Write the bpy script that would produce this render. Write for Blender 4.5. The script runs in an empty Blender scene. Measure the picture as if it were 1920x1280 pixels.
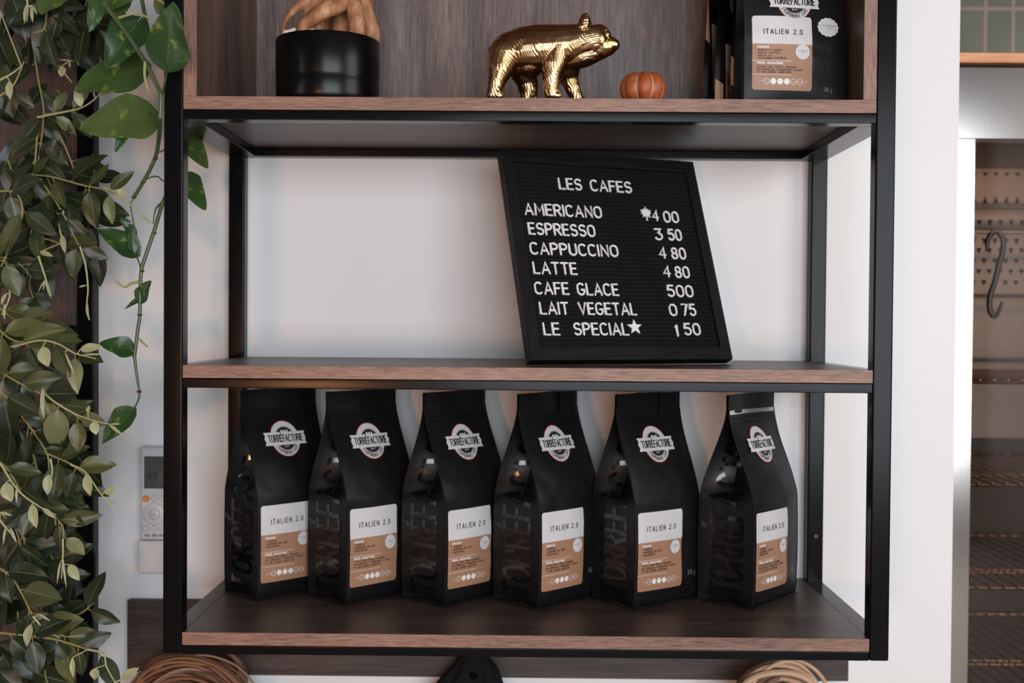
import bpy, bmesh, math, random
from mathutils import Vector, Matrix, noise, Euler

PI = math.pi
S = bpy.context.scene
COL = S.collection

# ------------------------------------------------------------------ camera
CAM_LOC = Vector((-0.00692, -1.55409, 0.06341))
CAM_ROT = Euler((1.55294, -0.00761, 0.00898), 'XYZ')
FPX = 2127.66
cd = bpy.data.cameras.new('camera')
cam = bpy.data.objects.new('camera', cd)
COL.objects.link(cam)
cam.location = CAM_LOC
cam.rotation_euler = CAM_ROT
cd.sensor_fit = 'HORIZONTAL'
cd.sensor_width = 36.0
cd.lens = FPX / 1920 * 36
cd.clip_start = 0.02
cd.dof.use_dof = True
cd.dof.focus_distance = 1.60
cd.dof.aperture_fstop = 3.8
S.camera = cam

# ------------------------------------------------------------------ view / world / daylight
S.view_settings.view_transform = 'Standard'
S.view_settings.look = 'None'
S.view_settings.gamma = 1.0
S.view_settings.use_curve_mapping = False
S.view_settings.exposure = 0.0

w = bpy.data.worlds.new('daylight')
S.world = w
w.use_nodes = True
wb = w.node_tree.nodes['Background']
wb.inputs[0].default_value = (0.75, 0.86, 1.0, 1)
wb.inputs[1].default_value = 0.35


def area_light(name, loc, target, sx, sy, power, color):
    l = bpy.data.lights.new(name, 'AREA')
    l.shape = 'RECTANGLE'
    l.size = sx
    l.size_y = sy
    l.energy = power
    l.color = color
    o = bpy.data.objects.new(name, l)
    COL.objects.link(o)
    o.location = loc
    d = Vector(target) - Vector(loc)
    o.rotation_euler = d.to_track_quat('-Z', 'Y').to_euler()
    return o


# big shop window on the right, a dimmer street-side window behind the camera, warm shop lamps on the left
area_light('side_window_daylight', (2.52, -1.5, 0.75), (0.0, -1.5, 0.75), 1.5, 1.4, 34, (1.0, 0.90, 0.82))
area_light('rear_window_daylight', (1.10, -3.95, 0.205), (1.10, 0.0, 0.205), 2.8, 1.79, 138, (0.86, 0.93, 1.0))
area_light('left_window_daylight', (-2.55, -1.7, 0.35), (0.0, -1.7, 0.35), 0.6, 1.5, 9, (1.0, 0.93, 0.90))
area_light('rear_lamp_glow', (-1.02, -3.9, -0.27), (-1.02, 0.0, -0.27), 0.24, 0.26, 22, (1.0, 0.42, 0.16))

# ------------------------------------------------------------------ helpers
BOXES = set()


def at(u, v, Y):
    """Point where the photo's pixel (u, v) meets the vertical plane y = Y."""
    d = CAM_ROT.to_matrix() @ Vector(((u - 960) / FPX, -(v - 640) / FPX, -1.0))
    return CAM_LOC + d * ((Y - CAM_LOC.y) / d.y)


def link(name, data, parent=None, loc=None, rot=None):
    o = bpy.data.objects.new(name, data)
    COL.objects.link(o)
    if parent is not None:
        o.parent = parent
    if loc is not None:
        o.location = loc
    if rot is not None:
        o.rotation_euler = rot
    return o


def obj(name, bm, mats, parent=None, angle=40, loc=None, rot=None, flat=False):
    """Links the bmesh as ONE mesh object."""
    if not isinstance(mats, (list, tuple)):
        mats = [mats]
    lim = math.radians(angle)
    boxed = id(bm) in BOXES
    BOXES.discard(id(bm))
    bm.normal_update()
    for f in bm.faces:
        f.smooth = not flat
    for e in bm.edges:
        if len(e.link_faces) == 2:
            e.smooth = e.calc_face_angle(0) < lim
    me = bpy.data.meshes.new(name)
    bm.to_mesh(me)
    bm.free()
    for m in mats:
        me.materials.append(m)
    o = link(name, me, parent, loc, rot)
    if boxed:       # keep the flat faces of a rounded box flat in shading
        wn = o.modifiers.new('flat_faces', 'WEIGHTED_NORMAL')
        wn.keep_sharp = True
    return o


def thing(name, label, cat, loc=(0, 0, 0), rot=(0, 0, 0), group=None):
    o = link(name, None, None, loc, rot)
    o.empty_display_size = 0.05
    return tag(o, label, cat, group)


def tag(o, label, cat, group=None, kind=None):
    o['label'] = label
    o['category'] = cat
    if group:
        o['group'] = group
    if kind:
        o['kind'] = kind
    return o


def struct(name, bm, mats, **k):
    o = obj(name, bm, mats, **k)
    o['kind'] = 'structure'
    return o


def add_box(bm, lo, hi, bevel=0.0, mi=0, segs=2):
    x0, y0, z0 = lo
    x1, y1, z1 = hi
    vs = [bm.verts.new(c) for c in ((x0, y0, z0), (x1, y0, z0), (x1, y1, z0), (x0, y1, z0),
                                    (x0, y0, z1), (x1, y0, z1), (x1, y1, z1), (x0, y1, z1))]
    fs = [bm.faces.new([vs[i] for i in q]) for q in
          ((3, 2, 1, 0), (4, 5, 6, 7), (0, 1, 5, 4), (1, 2, 6, 5), (2, 3, 7, 6), (3, 0, 4, 7))]
    for f in fs:
        f.material_index = mi
    if bevel > 0:
        es = list({e for f in fs for e in f.edges})
        r = bmesh.ops.bevel(bm, geom=es, offset=bevel, segments=segs, profile=0.5, affect='EDGES')
        for f in r['faces']:
            f.material_index = mi
    return vs


def box_bm(lo, hi, bevel=0.0, segs=2):
    bm = bmesh.new()
    add_box(bm, lo, hi, bevel, 0, segs)
    if bevel > 0:
        BOXES.add(id(bm))
    return bm


def frame_axes(d):
    d = d.normalized()
    a = Vector((0, 0, 1)) if abs(d.z) < 0.9 else Vector((1, 0, 0))
    s = d.cross(a).normalized()
    return s, s.cross(d).normalized()


def add_tube(bm, pts, radii, sides=8, mi=0, cap=True):
    """A tube through pts; radii is a number or one per point."""
    pts = [Vector(p) for p in pts]
    if not isinstance(radii, (list, tuple)):
        radii = [radii] * len(pts)
    rings = []
    s = None
    for i, p in enumerate(pts):
        d = (pts[min(i + 1, len(pts) - 1)] - pts[max(i - 1, 0)])
        if d.length < 1e-9:
            d = Vector((0, 0, 1))
        d.normalize()
        if s is None:
            s, t = frame_axes(d)
        else:
            s = (s - d * s.dot(d))
            if s.length < 1e-6:
                s, t = frame_axes(d)
            s.normalize()
            t = s.cross(d)
        rings.append([bm.verts.new(p + (s * math.cos(a) + t * math.sin(a)) * radii[i])
                      for a in (2 * PI * k / sides for k in range(sides))])
    for a, b in zip(rings, rings[1:]):
        for k in range(sides):
            f = bm.faces.new((a[k], a[(k + 1) % sides], b[(k + 1) % sides], b[k]))
            f.material_index = mi
    if cap:
        for r, rev in ((rings[0], False), (rings[-1], True)):
            f = bm.faces.new(r if rev else r[::-1])
            f.material_index = mi


def spline(pts, per=6):
    """Catmull-Rom through pts."""
    P = [Vector(p) for p in pts]
    P = [P[0] * 2 - P[1]] + P + [P[-1] * 2 - P[-2]]
    out = []
    for i in range(1, len(P) - 2):
        for k in range(per):
            t = k / per
            a, b, c, d = P[i - 1:i + 3]
            out.append(0.5 * ((2 * b) + (c - a) * t + (2 * a - 5 * b + 4 * c - d) * t * t + (3 * b - a - 3 * c + d) * t ** 3))
    out.append(P[-2].copy())
    return out


def add_lathe(bm, prof, n=48, c=(0, 0, 0), mi=0):
    c = Vector(c)
    rings = []
    for r, z in prof:
        if r < 1e-6:
            rings.append([bm.verts.new(c + Vector((0, 0, z)))])
        else:
            rings.append([bm.verts.new(c + Vector((r * math.cos(2 * PI * k / n), r * math.sin(2 * PI * k / n), z))) for k in range(n)])
    for a, b in zip(rings, rings[1:]):
        for k in range(n):
            k2 = (k + 1) % n
            if len(a) == 1 and len(b) == 1:
                continue
            if len(a) == 1:
                f = bm.faces.new((a[0], b[k2], b[k]))
            elif len(b) == 1:
                f = bm.faces.new((a[k], a[k2], b[0]))
            else:
                f = bm.faces.new((a[k], a[k2], b[k2], b[k]))
            f.material_index = mi


def add_ball(bm, c, r, seg=12, rings=8, sc=(1, 1, 1), mi=0):
    m = Matrix.Translation(c) @ Matrix.Diagonal((r * sc[0], r * sc[1], r * sc[2], 1))
    res = bmesh.ops.create_uvsphere(bm, u_segments=seg, v_segments=rings, radius=1, matrix=m)
    for v in res['verts']:
        for f in v.link_faces:
            f.material_index = mi


# ------------------------------------------------------------------ materials


def srgb(r, g, b):
    def f(c):
        c /= 255
        return c / 12.92 if c <= 0.04045 else ((c + 0.055) / 1.055) ** 2.4
    return (f(r), f(g), f(b), 1)


def mat(name, color, rough=0.5, metal=0.0, spec=0.5, coat=0.0):
    m = bpy.data.materials.new(name)
    m.use_nodes = True
    b = m.node_tree.nodes['Principled BSDF']
    b.inputs['Base Color'].default_value = color if len(color) == 4 else (*color, 1)
    b.inputs['Roughness'].default_value = rough
    b.inputs['Metallic'].default_value = metal
    b.inputs['Specular IOR Level'].default_value = spec
    b.inputs['Coat Weight'].default_value = coat
    return m


def nodes(m):
    nt = m.node_tree
    return nt, nt.nodes, nt.links, nt.nodes['Principled BSDF']


def noise_node(nt, scale, stretch=(1, 1, 1), detail=4, rough=0.6, coord='Object'):
    tc = nt.nodes.new('ShaderNodeTexCoord')
    mp = nt.nodes.new('ShaderNodeMapping')
    mp.inputs['Scale'].default_value = stretch
    n = nt.nodes.new('ShaderNodeTexNoise')
    n.inputs['Scale'].default_value = scale
    n.inputs['Detail'].default_value = detail
    n.inputs['Roughness'].default_value = rough
    nt.links.new(tc.outputs[coord], mp.inputs[0])
    nt.links.new(mp.outputs[0], n.inputs['Vector'])
    return n


def ramp(nt, fac, stops):
    r = nt.nodes.new('ShaderNodeValToRGB')
    e = r.color_ramp.elements
    while len(e) < len(stops):
        e.new(0.5)
    for i, (p, c) in enumerate(stops):
        e[i].position = p
        e[i].color = c if len(c) == 4 else (*c, 1)
    nt.links.new(fac, r.inputs[0])
    return r


def bump(m, height, strength=0.2, dist=0.001):
    nt, ns, lk, b = nodes(m)
    bp = ns.new('ShaderNodeBump')
    bp.inputs['Strength'].default_value = strength
    bp.inputs['Distance'].default_value = dist
    lk.new(height, bp.inputs['Height'])
    lk.new(bp.outputs[0], b.inputs['Normal'])
    return m


def noisy(m, scale, strength=0.2, dist=0.001, stretch=(1, 1, 1)):
    n = noise_node(m.node_tree, scale, stretch)
    return bump(m, n.outputs['Fac'], strength, dist)


def wood(name, axis, dark, mid, light, rough=0.45, al=0.05, fine=260):
    """Straight-grained veneer: noise stretched along the grain axis."""
    m = mat(name, mid, rough)
    nt, ns, lk, b = nodes(m)
    st = {'X': (al, 1, 1), 'Y': (1, al, 1), 'Z': (1, 1, al)}[axis]
    n1 = noise_node(nt, fine, st, 5, 0.65)
    n2 = noise_node(nt, 28, tuple(s if s == 1 else 0.08 for s in st), 3, 0.55)
    mx = ns.new('ShaderNodeMath')
    mx.operation = 'MULTIPLY_ADD'
    mx.inputs[1].default_value = 0.62
    lk.new(n1.outputs['Fac'], mx.inputs[0])
    m2 = ns.new('ShaderNodeMath')
    m2.operation = 'MULTIPLY'
    m2.inputs[1].default_value = 0.38
    lk.new(n2.outputs['Fac'], m2.inputs[0])
    lk.new(m2.outputs[0], mx.inputs[2])
    r = ramp(nt, mx.outputs[0], [(0.34, dark), (0.5, mid), (0.66, light)])
    lk.new(r.outputs[0], b.inputs['Base Color'])
    return bump(m, n1.outputs['Fac'], 0.2, 0.0003)


M = {}
M['wall'] = noisy(mat('wall_paint', (0.80, 0.80, 0.805), 0.55), 350, 0.06, 0.0005)
M['black'] = noisy(mat('black_powder_coat', (0.0045, 0.0047, 0.0055), 0.19, spec=0.12), 900, 0.05, 0.0004)
M['face_x'] = wood('shaded_walnut_lengthwise', 'X', (0.034, 0.022, 0.018), (0.070, 0.046, 0.038), (0.12, 0.086, 0.072), 0.4)  # shade from the bags on the boards is darkened into this colour
M['face_z'] = wood('walnut_face_upright', 'Z', (0.058, 0.040, 0.036), (0.150, 0.108, 0.098), (0.28, 0.215, 0.195), 0.5, .05, 520)
M['side_z'] = wood('walnut_side_upright', 'Z', (0.045, 0.026, 0.020), (0.10, 0.058, 0.043), (0.17, 0.105, 0.08), 0.42)
M['edge_x'] = wood('walnut_edge_lengthwise', 'X', (0.068, 0.034, 0.024), (0.235, 0.124, 0.086), (0.37, 0.215, 0.158), 0.5, .075, 460)
M['edge_z'] = wood('walnut_edge_upright', 'Z', (0.075, 0.038, 0.028), (0.225, 0.122, 0.087), (0.35, 0.21, 0.158), 0.5, .075, 460)
M['plank'] = wood('dark_walnut_plank', 'X', (0.022, 0.013, 0.011), (0.048, 0.031, 0.027), (0.085, 0.060, 0.055), 0.5)
M['panel_z'] = wood('plum_walnut_panel', 'Z', (0.045, 0.027, 0.026), (0.088, 0.056, 0.054), (0.14, 0.095, 0.09), 0.5)
M['warm_lit_wood'] = wood('warm_lit_pale_wood', 'X', (0.42, 0.18, 0.085), (0.66, 0.30, 0.15), (0.80, 0.42, 0.24), 0.4)  # pale wood, with the orange of warm light put into its colour
M['black_wood'] = wood('black_stained_wood', 'X', (0.004, 0.004, 0.004), (0.008, 0.008, 0.008), (0.018, 0.0175, 0.0175), 0.5)
M['black_wood'].node_tree.nodes['Principled BSDF'].inputs['Specular IOR Level'].default_value = 0.14
M['floor'] = wood('floor_boards', 'Y', (0.17, 0.12, 0.09), (0.27, 0.20, 0.155), (0.36, 0.28, 0.22), 0.6)
M['ceiling'] = mat('dark_ceiling', (0.10, 0.08, 0.07), 0.8)
M['room_light'] = mat('room_paint_light', (0.30, 0.26, 0.235), 0.7)
M['room'] = mat('room_paint', (0.20, 0.18, 0.17), 0.7)

bag_m = noisy(mat('matte_black_film', (0.0058, 0.0058, 0.0068), 0.42, spec=0.27), 60, 0.18, 0.0015)
M['bag'] = bag_m
M['gloss'] = mat('glossy_black_ink', (0.003, 0.003, 0.004), 0.10, spec=0.6)
M['foil'] = mat('silver_foil', (0.80, 0.80, 0.82), 0.28, 1.0)
M['label_white'] = mat('label_white', (0.60, 0.60, 0.615), 0.45)
M['kraft'] = noisy(mat('label_brown', (0.34, 0.185, 0.110), 0.5), 500, 0.05, 0.0003)
M['kraft_light'] = mat('label_kraft_light', (0.44, 0.31, 0.19), 0.55)
M['ink'] = mat('label_ink', (0.010, 0.009, 0.010), 0.5)
M['brown_ink'] = mat('label_brown_ink', (0.045, 0.020, 0.010), 0.5)
M['grey_ink'] = mat('grey_ink', (0.35, 0.33, 0.31), 0.5)
M['weight_ink'] = mat('weight_ink', (0.16, 0.13, 0.11), 0.5)
M['white_ink'] = mat('white_ink', (0.74, 0.73, 0.72), 0.5)
M['red_ink'] = mat('red_ink', (0.42, 0.035, 0.015), 0.5)

M['felt'] = noisy(mat('black_felt', (0.0075, 0.0075, 0.008), 0.9, spec=0.15), 1500, 0.4, 0.0005)
M['letter'] = mat('white_plastic', (0.74, 0.74, 0.75), 0.38)
M['pot'] = noisy(mat('black_glazed_pot', (0.0028, 0.0028, 0.0032), 0.26, spec=0.24), 120, 0.05, 0.0006)
M['soil'] = noisy(mat('potting_soil', (0.03, 0.02, 0.014), 0.95), 400, 0.6, 0.002)
M['pebble'] = mat('white_pebble', (0.62, 0.60, 0.57), 0.5)

# brown bark of the swollen roots
m = mat('root_bark', (0.36, 0.17, 0.075), 0.5)
nt, ns, lk, b = nodes(m)
n1 = noise_node(nt, 45, (1, 1, 0.5), 5, 0.65)
r = ramp(nt, n1.outputs['Fac'], [(0.30, (0.13, 0.045, 0.016)), (0.5, (0.38, 0.17, 0.075)), (0.68, (0.60, 0.36, 0.21))])
lk.new(r.outputs[0], b.inputs['Base Color'])
n2 = noise_node(nt, 160, (0.5, 0.5, 1.6), 4)
bump(m, n2.outputs['Fac'], 0.35, 0.0015)
M['root'] = m

# gold statue
m = mat('polished_gold', (0.60, 0.38, 0.19), 0.19, 1.0)
nt, ns, lk, b = nodes(m)
n1 = noise_node(nt, 55, (1, 1, 1), 2)
r = ramp(nt, n1.outputs['Fac'], [(0.3, (0.45, 0.265, 0.12)), (0.7, (0.64, 0.425, 0.235))])
lk.new(r.outputs[0], b.inputs['Base Color'])
M['gold'] = m

# pumpkin: white bloom in the grooves (vertex attribute 'groove')
m = mat('orange_gourd', (0.45, 0.12, 0.03), 0.45)
nt, ns, lk, b = nodes(m)
a = ns.new('ShaderNodeAttribute')
a.attribute_name = 'groove'
n1 = noise_node(nt, 70, (1, 1, 1), 5)
mx = ns.new('ShaderNodeMath')
mx.operation = 'MULTIPLY'
lk.new(a.outputs['Fac'], mx.inputs[0])
rr = ramp(nt, n1.outputs['Fac'], [(0.25, (0.5, 0.5, 0.5)), (0.65, (1, 1, 1))])
lk.new(rr.outputs[0], mx.inputs[1])
rb = ramp(nt, n1.outputs['Fac'], [(0.30, (0.24, 0.045, 0.010)), (0.62, (0.38, 0.088, 0.020)), (0.85, (0.42, 0.17, 0.085))])
mix = ns.new('ShaderNodeMix')
mix.data_type = 'RGBA'
lk.new(mx.outputs[0], mix.inputs['Factor'])
lk.new(rb.outputs[0], mix.inputs['A'])
mix.inputs['B'].default_value = (0.60, 0.40, 0.31, 1)
lk.new(mix.outputs['Result'], b.inputs['Base Color'])
M['gourd'] = m


def leaf_mat(name, stops, vein, variegated=False, rough=0.36):
    m = mat(name, stops[0][1], rough, spec=0.45)
    nt, ns, lk, b = nodes(m)
    a = ns.new('ShaderNodeAttribute')
    a.attribute_name = 'tint'
    base = ramp(nt, a.outputs['Fac'], stops)
    col = base.outputs[0]
    uv = ns.new('ShaderNodeUVMap')
    sep = ns.new('ShaderNodeSeparateXYZ')
    lk.new(uv.outputs[0], sep.inputs[0])

    def math_(op, x, y=None):
        q = ns.new('ShaderNodeMath')
        q.operation = op
        for i, v in enumerate((x, y)):
            if v is None:
                continue
            if isinstance(v, (int, float)):
                q.inputs[i].default_value = v
            else:
                lk.new(v, q.inputs[i])
        return q.outputs[0]

    def mixc(fac, A, B):
        q = ns.new('ShaderNodeMix')
        q.data_type = 'RGBA'
        lk.new(fac, q.inputs['Factor'])
        lk.new(A, q.inputs['A'])
        if isinstance(B, tuple):
            q.inputs['B'].default_value = (*B, 1)
        else:
            lk.new(B, q.inputs['B'])
        return q.outputs['Result']
    if variegated:
        n = noise_node(nt, 2.2, (1.3, 0.55, 1), 3, 0.6, 'UV')
        f = ramp(nt, n.outputs['Fac'], [(0.56, (0, 0, 0)), (0.63, (1, 1, 1))])
        col = mixc(f.outputs[0], col, (0.17, 0.25, 0.035))
    d = math_('ABSOLUTE', math_('SUBTRACT', sep.outputs['Y'], 0.5))
    mid = ramp(nt, d, [(0.0, (1, 1, 1)), (0.035, (0, 0, 0))])
    # side veins: stripes swept along the leaf
    ph = math_('SUBTRACT', math_('MULTIPLY', sep.outputs['X'], 8.0), math_('MULTIPLY', d, 6.0))
    sv = ramp(nt, math_('ABSOLUTE', math_('SUBTRACT', math_('FRACT', ph), 0.5)), [(0.0, (1, 1, 1)), (0.09, (0, 0, 0))])
    f2 = math_('MAXIMUM', math_('MULTIPLY', mid.outputs[0], 0.75), math_('MULTIPLY', sv.outputs[0], 0.22))
    col = mixc(f2, col, vein)
    lk.new(col, b.inputs['Base Color'])
    out = ns['Material Output']
    tr = ns.new('ShaderNodeBsdfTranslucent')
    lk.new(col, tr.inputs[0])
    ms = ns.new('ShaderNodeMixShader')
    ms.inputs[0].default_value = 0.16
    lk.new(b.outputs[0], ms.inputs[1])
    lk.new(tr.outputs[0], ms.inputs[2])
    lk.new(ms.outputs[0], out.inputs['Surface'])
    return m


M['leaf'] = leaf_mat('garland_leaf', [(0.0, (0.011, 0.019, 0.009)), (0.45, (0.028, 0.041, 0.015)), (0.75, (0.095, 0.108, 0.033)), (1.0, (0.42, 0.43, 0.24))], (0.20, 0.23, 0.10))
M['pothos'] = leaf_mat('pothos_leaf', [(0.0, (0.016, 0.052, 0.018)), (0.6, (0.035, 0.088, 0.024)), (1.0, (0.085, 0.125, 0.035))], (0.08, 0.15, 0.04), True, 0.30)
M['stem'] = mat('garland_stem', (0.27, 0.24, 0.085), 0.5)
M['pale_stem'] = mat('pale_sprig', (0.42, 0.41, 0.20), 0.5)
M['vine'] = mat('vine_stem', (0.055, 0.085, 0.030), 0.4)
M['node'] = mat('vine_node', (0.11, 0.035, 0.025), 0.6)
M['tendril'] = mat('vine_root_tendril', (0.33, 0.33, 0.13), 0.6)

M['remote'] = mat('remote_white', (0.62, 0.60, 0.61), 0.35)
M['remote_grey'] = mat('remote_grey_line', (0.26, 0.255, 0.26), 0.4)
M['screen'] = mat('lcd_screen', (0.085, 0.09, 0.085), 0.25)
M['lcd_ink'] = mat('lcd_digit', (0.022, 0.024, 0.024), 0.4)
M['orange'] = mat('orange_button', (0.75, 0.24, 0.06), 0.4)

# brushed steel
m = mat('brushed_steel', (0.50, 0.465, 0.44), 0.15, 1.0)
n1 = noise_node(m.node_tree, 300, (1, 1, 0.02), 3)
M['steel'] = bump(m, n1.outputs['Fac'], 0.03, 0.0005)
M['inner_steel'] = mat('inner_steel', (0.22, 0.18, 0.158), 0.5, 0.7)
M['dark_opening'] = mat('hole_and_gap_black', (0.01, 0.008, 0.007), 0.9)
M['wire'] = mat('warm_lit_steel_wire', (0.50, 0.31, 0.20), 0.28, 1.0)  # plain steel wire; the warm light on it is mixed into the colour
M['hook'] = mat('blackened_steel', (0.06, 0.05, 0.045), 0.3, 0.9)
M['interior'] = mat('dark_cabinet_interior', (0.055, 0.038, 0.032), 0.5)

m = bpy.data.materials.new('door_glass')
m.use_nodes = True
nt = m.node_tree
nt.nodes.remove(nt.nodes['Principled BSDF'])
t_ = nt.nodes.new('ShaderNodeBsdfTransparent')
t_.inputs[0].default_value = (0.88, 0.86, 0.84, 1)
g_ = nt.nodes.new('ShaderNodeBsdfGlossy')
g_.inputs['Roughness'].default_value = 0.01
fr = nt.nodes.new('ShaderNodeFresnel')
fr.inputs[0].default_value = 1.45
ms = nt.nodes.new('ShaderNodeMixShader')
nt.links.new(fr.outputs[0], ms.inputs[0])
nt.links.new(t_.outputs[0], ms.inputs[1])
nt.links.new(g_.outputs[0], ms.inputs[2])
nt.links.new(ms.outputs[0], nt.nodes['Material Output'].inputs[0])
M['glass'] = m

# glazed green-grey stacked tiles with pinkish grout
m = mat('stacked_tiles', (0.19, 0.20, 0.16), 0.22)
nt, ns, lk, b = nodes(m)
tc = ns.new('ShaderNodeTexCoord')
mp = ns.new('ShaderNodeMapping')
mp.vector_type = 'POINT'
mp.inputs['Rotation'].default_value = (PI / 2, 0, 0)
sx = ns.new('ShaderNodeSeparateXYZ')
lk.new(tc.outputs['Object'], sx.inputs[0])
cx = ns.new('ShaderNodeCombineXYZ')
lk.new(sx.outputs['X'], cx.inputs['X'])
lk.new(sx.outputs['Z'], cx.inputs['Y'])
br = ns.new('ShaderNodeTexBrick')
br.offset = 0.0
br.inputs['Scale'].default_value = 1.0
br.inputs['Brick Width'].default_value = 0.0664
br.inputs['Row Height'].default_value = 0.20
br.inputs['Mortar Size'].default_value = 0.0045
br.inputs['Mortar Smooth'].default_value = 0.4
br.inputs['Color1'].default_value = (0.125, 0.14, 0.108, 1)
br.inputs['Color2'].default_value = (0.19, 0.19, 0.14, 1)
br.inputs['Mortar'].default_value = (0.36, 0.25, 0.22, 1)
lk.new(cx.outputs[0], br.inputs['Vector'])
lk.new(br.outputs['Color'], b.inputs['Base Color'])
M['tiles'] = m

M['cord'] = noisy(mat('brown_cord', (0.27, 0.125, 0.062), 0.42), 200, 0.3, 0.0006)
M['cord_dark'] = mat('dark_brown_cord', (0.13, 0.068, 0.042), 0.5)
M['tan'] = noisy(mat('tan_cord', (0.50, 0.33, 0.215), 0.40), 200, 0.3, 0.0006)
M['tan_dark'] = mat('brown_tan_cord', (0.16, 0.092, 0.062), 0.5)
M['cloth'] = noisy(mat('black_cloth', (0.006, 0.006, 0.0065), 0.85, spec=0.2), 700, 0.4, 0.0005)

# ------------------------------------------------------------------ the room
D = 0.3708
bm = bmesh.new()
add_box(bm, (-2.6, D, -1.15), (0.7258, D + 0.07, 1.7))
struct('wall_back', bm, M['wall'])
struct('floor', box_bm((-2.65, -4.1, -1.2), (2.65, 1.35, -1.15)), M['floor'])
struct('ceiling', box_bm((-2.65, -4.1, 1.7), (2.65, 1.35, 1.75)), M['ceiling'])
struct('wall_left', box_bm((-2.65, -4.1, -1.15), (-2.6, 1.35, 1.7)), M['room'])
bm = bmesh.new()
add_box(bm, (2.6, -4.1, -1.15), (2.65, 1.35, 1.7))
struct('wall_right', bm, M['room'])
struct('wall_front', box_bm((-2.65, -4.1, -1.15), (2.65, -4.05, 1.7)), M['room_light'])
bm = bmesh.new()
add_box(bm, (-1.9, 0, -2.2), (1.6, 0.05, 0.9))
tw = struct('wall_tiled', bm, M['tiles'], loc=(1.1028, 1.2, 0.8236))
# window casings that carry the daylight
bm = bmesh.new()
for y0, y1, z0, z1 in ((-2.35, -0.65, -0.05, 0.05), (-2.35, -0.65, 1.45, 1.55), (-2.35, -2.25, 0.05, 1.45), (-0.75, -0.65, 0.05, 1.45)):
    add_box(bm, (2.5, y0, z0), (2.6, y1, z1))
struct('window_1', bm, M['black'])
bm = bmesh.new()
for x0, x1, z0, z1 in ((-0.39, 2.59, -0.78, -0.69), (-0.39, 2.59, 1.10, 1.19), (-0.39, -0.30, -0.69, 1.10), (2.50, 2.59, -0.69, 1.10), (1.1, 1.16, -0.69, 1.10)):
    add_box(bm, (x0, -4.05, z0), (x1, -3.90, z1))
struct('window_2', bm, M['black'])
bm = bmesh.new()
for y0, y1, z0, z1 in ((-2.08, -1.32, -0.50, -0.42), (-2.08, -1.32, 1.12, 1.20), (-2.08, -2.01, -0.42, 1.12), (-1.39, -1.32, -0.42, 1.12)):
    add_box(bm, (-2.6, y0, z0), (-2.5, y1, z1))
struct('window_3', bm, M['black'])

# ------------------------------------------------------------------ shelving unit
P = 0.0269
ZU1, ZU2, ZU3 = 0.3681, 0.3501, 0.3364
ZM1, ZM2, ZM3 = 0.0, -0.0177, -0.0315
ZL1, ZL2, ZL3 = -0.3687, -0.3864, -0.3994
IN = 0.5 - P
TOP = 0.86
su = thing('shelving_unit', 'wall-mounted black steel shelving unit with walnut shelves holding coffee bags', 'shelf')
for sx_ in (-1, 1):
    for y0 in (0.0, D - P):
        xa, xb = sorted((sx_ * 0.5, sx_ * IN))
        obj('post', box_bm((xa, y0, ZL3), (xb, y0 + P - 0.0005, TOP), 0.0028, 3), M['black'], su)
for z0, z1 in ((ZU3, ZU2), (ZM3, ZM2), (ZL3, ZL2)):
    obj('front_rail', box_bm((-IN, 0.0008, z0), (IN, P, z1 - 0.0006), 0.0012), M['black'], su)
    obj('back_rail', box_bm((-IN, D - P, z0), (IN, D - 0.0005, z1 - 0.0006), 0.0012), M['black'], su)
for sx_ in (-1, 1):
    for z0, z1, xi in ((ZU3, ZU2 - 0.0006, 0.456), (ZM3, ZM1 - 0.001, IN + 0.0005), (ZL3, ZL1 - 0.001, IN + 0.0005)):
        xa, xb = sorted((sx_ * 0.5, sx_ * xi))
        obj('side_rail', box_bm((xa, P, z0), (xb, D - P, z1), 0.0012), M['black'], su)
    bm = bmesh.new()
    xp = sx_ * (0.5 - P / 2)
    for k in range(1):
        add_lathe(bm, [(0.0, 0.003), (0.0035, 0.003), (0.0055, 0.0012), (0.0055, 0.0)], 20)
    bo = obj('bolt', bm, M['hook'], su, loc=(xp, D - P - 0.0002, -0.292), rot=(PI / 2, 0, 0))


def shelf_board(name, z0, z1):
    o = obj(name, box_bm((-IN + 0.0003, 0.0012, z0), (IN - 0.0003, D - 0.001, z1), 0.0005, 1), M['face_x'], su)
    obj('edge_band', box_bm((-IN + 0.0003, -0.0002, z0), (IN - 0.0003, 0.0011, z1), 0.0003, 1), M['edge_x'], o)
    return o


shelf_board('shelf_board', ZM2, ZM1)
shelf_board('shelf_board', ZL2, ZL1)
shelf_board('box_base', ZU2, ZU1)
for sx_ in (-1, 1):
    xa, xb = sorted((sx_ * (IN - 0.0003), sx_ * (IN - 0.0182)))
    o = obj('box_side', box_bm((xa, 0.0012, ZU1 + 0.0002), (xb, D - 0.019, 0.80), 0.0004, 1), M['side_z'], su)
    obj('edge_band', box_bm((xa, -0.0002, ZU1 + 0.0002), (xb, 0.0011, 0.80), 0.0003, 1), M['edge_z'], o)
obj('box_back', box_bm((-IN + 0.001, D - 0.018, ZU1 + 0.0002), (IN - 0.001, D - 0.001, 0.80)), M['face_z'], su)
obj('box_top', box_bm((-IN + 0.0003, 0.0, 0.8002), (IN - 0.0003, D - 0.001, 0.818)), M['edge_x'], su)

# ------------------------------------------------------------------ stroke lettering


def arc(cx, cy, rx, ry, a0, a1, n=9):
    return [(cx + rx * math.cos(math.radians(a0 + (a1 - a0) * k / n)), cy + ry * math.sin(math.radians(a0 + (a1 - a0) * k / n))) for k in range(n + 1)]


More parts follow.
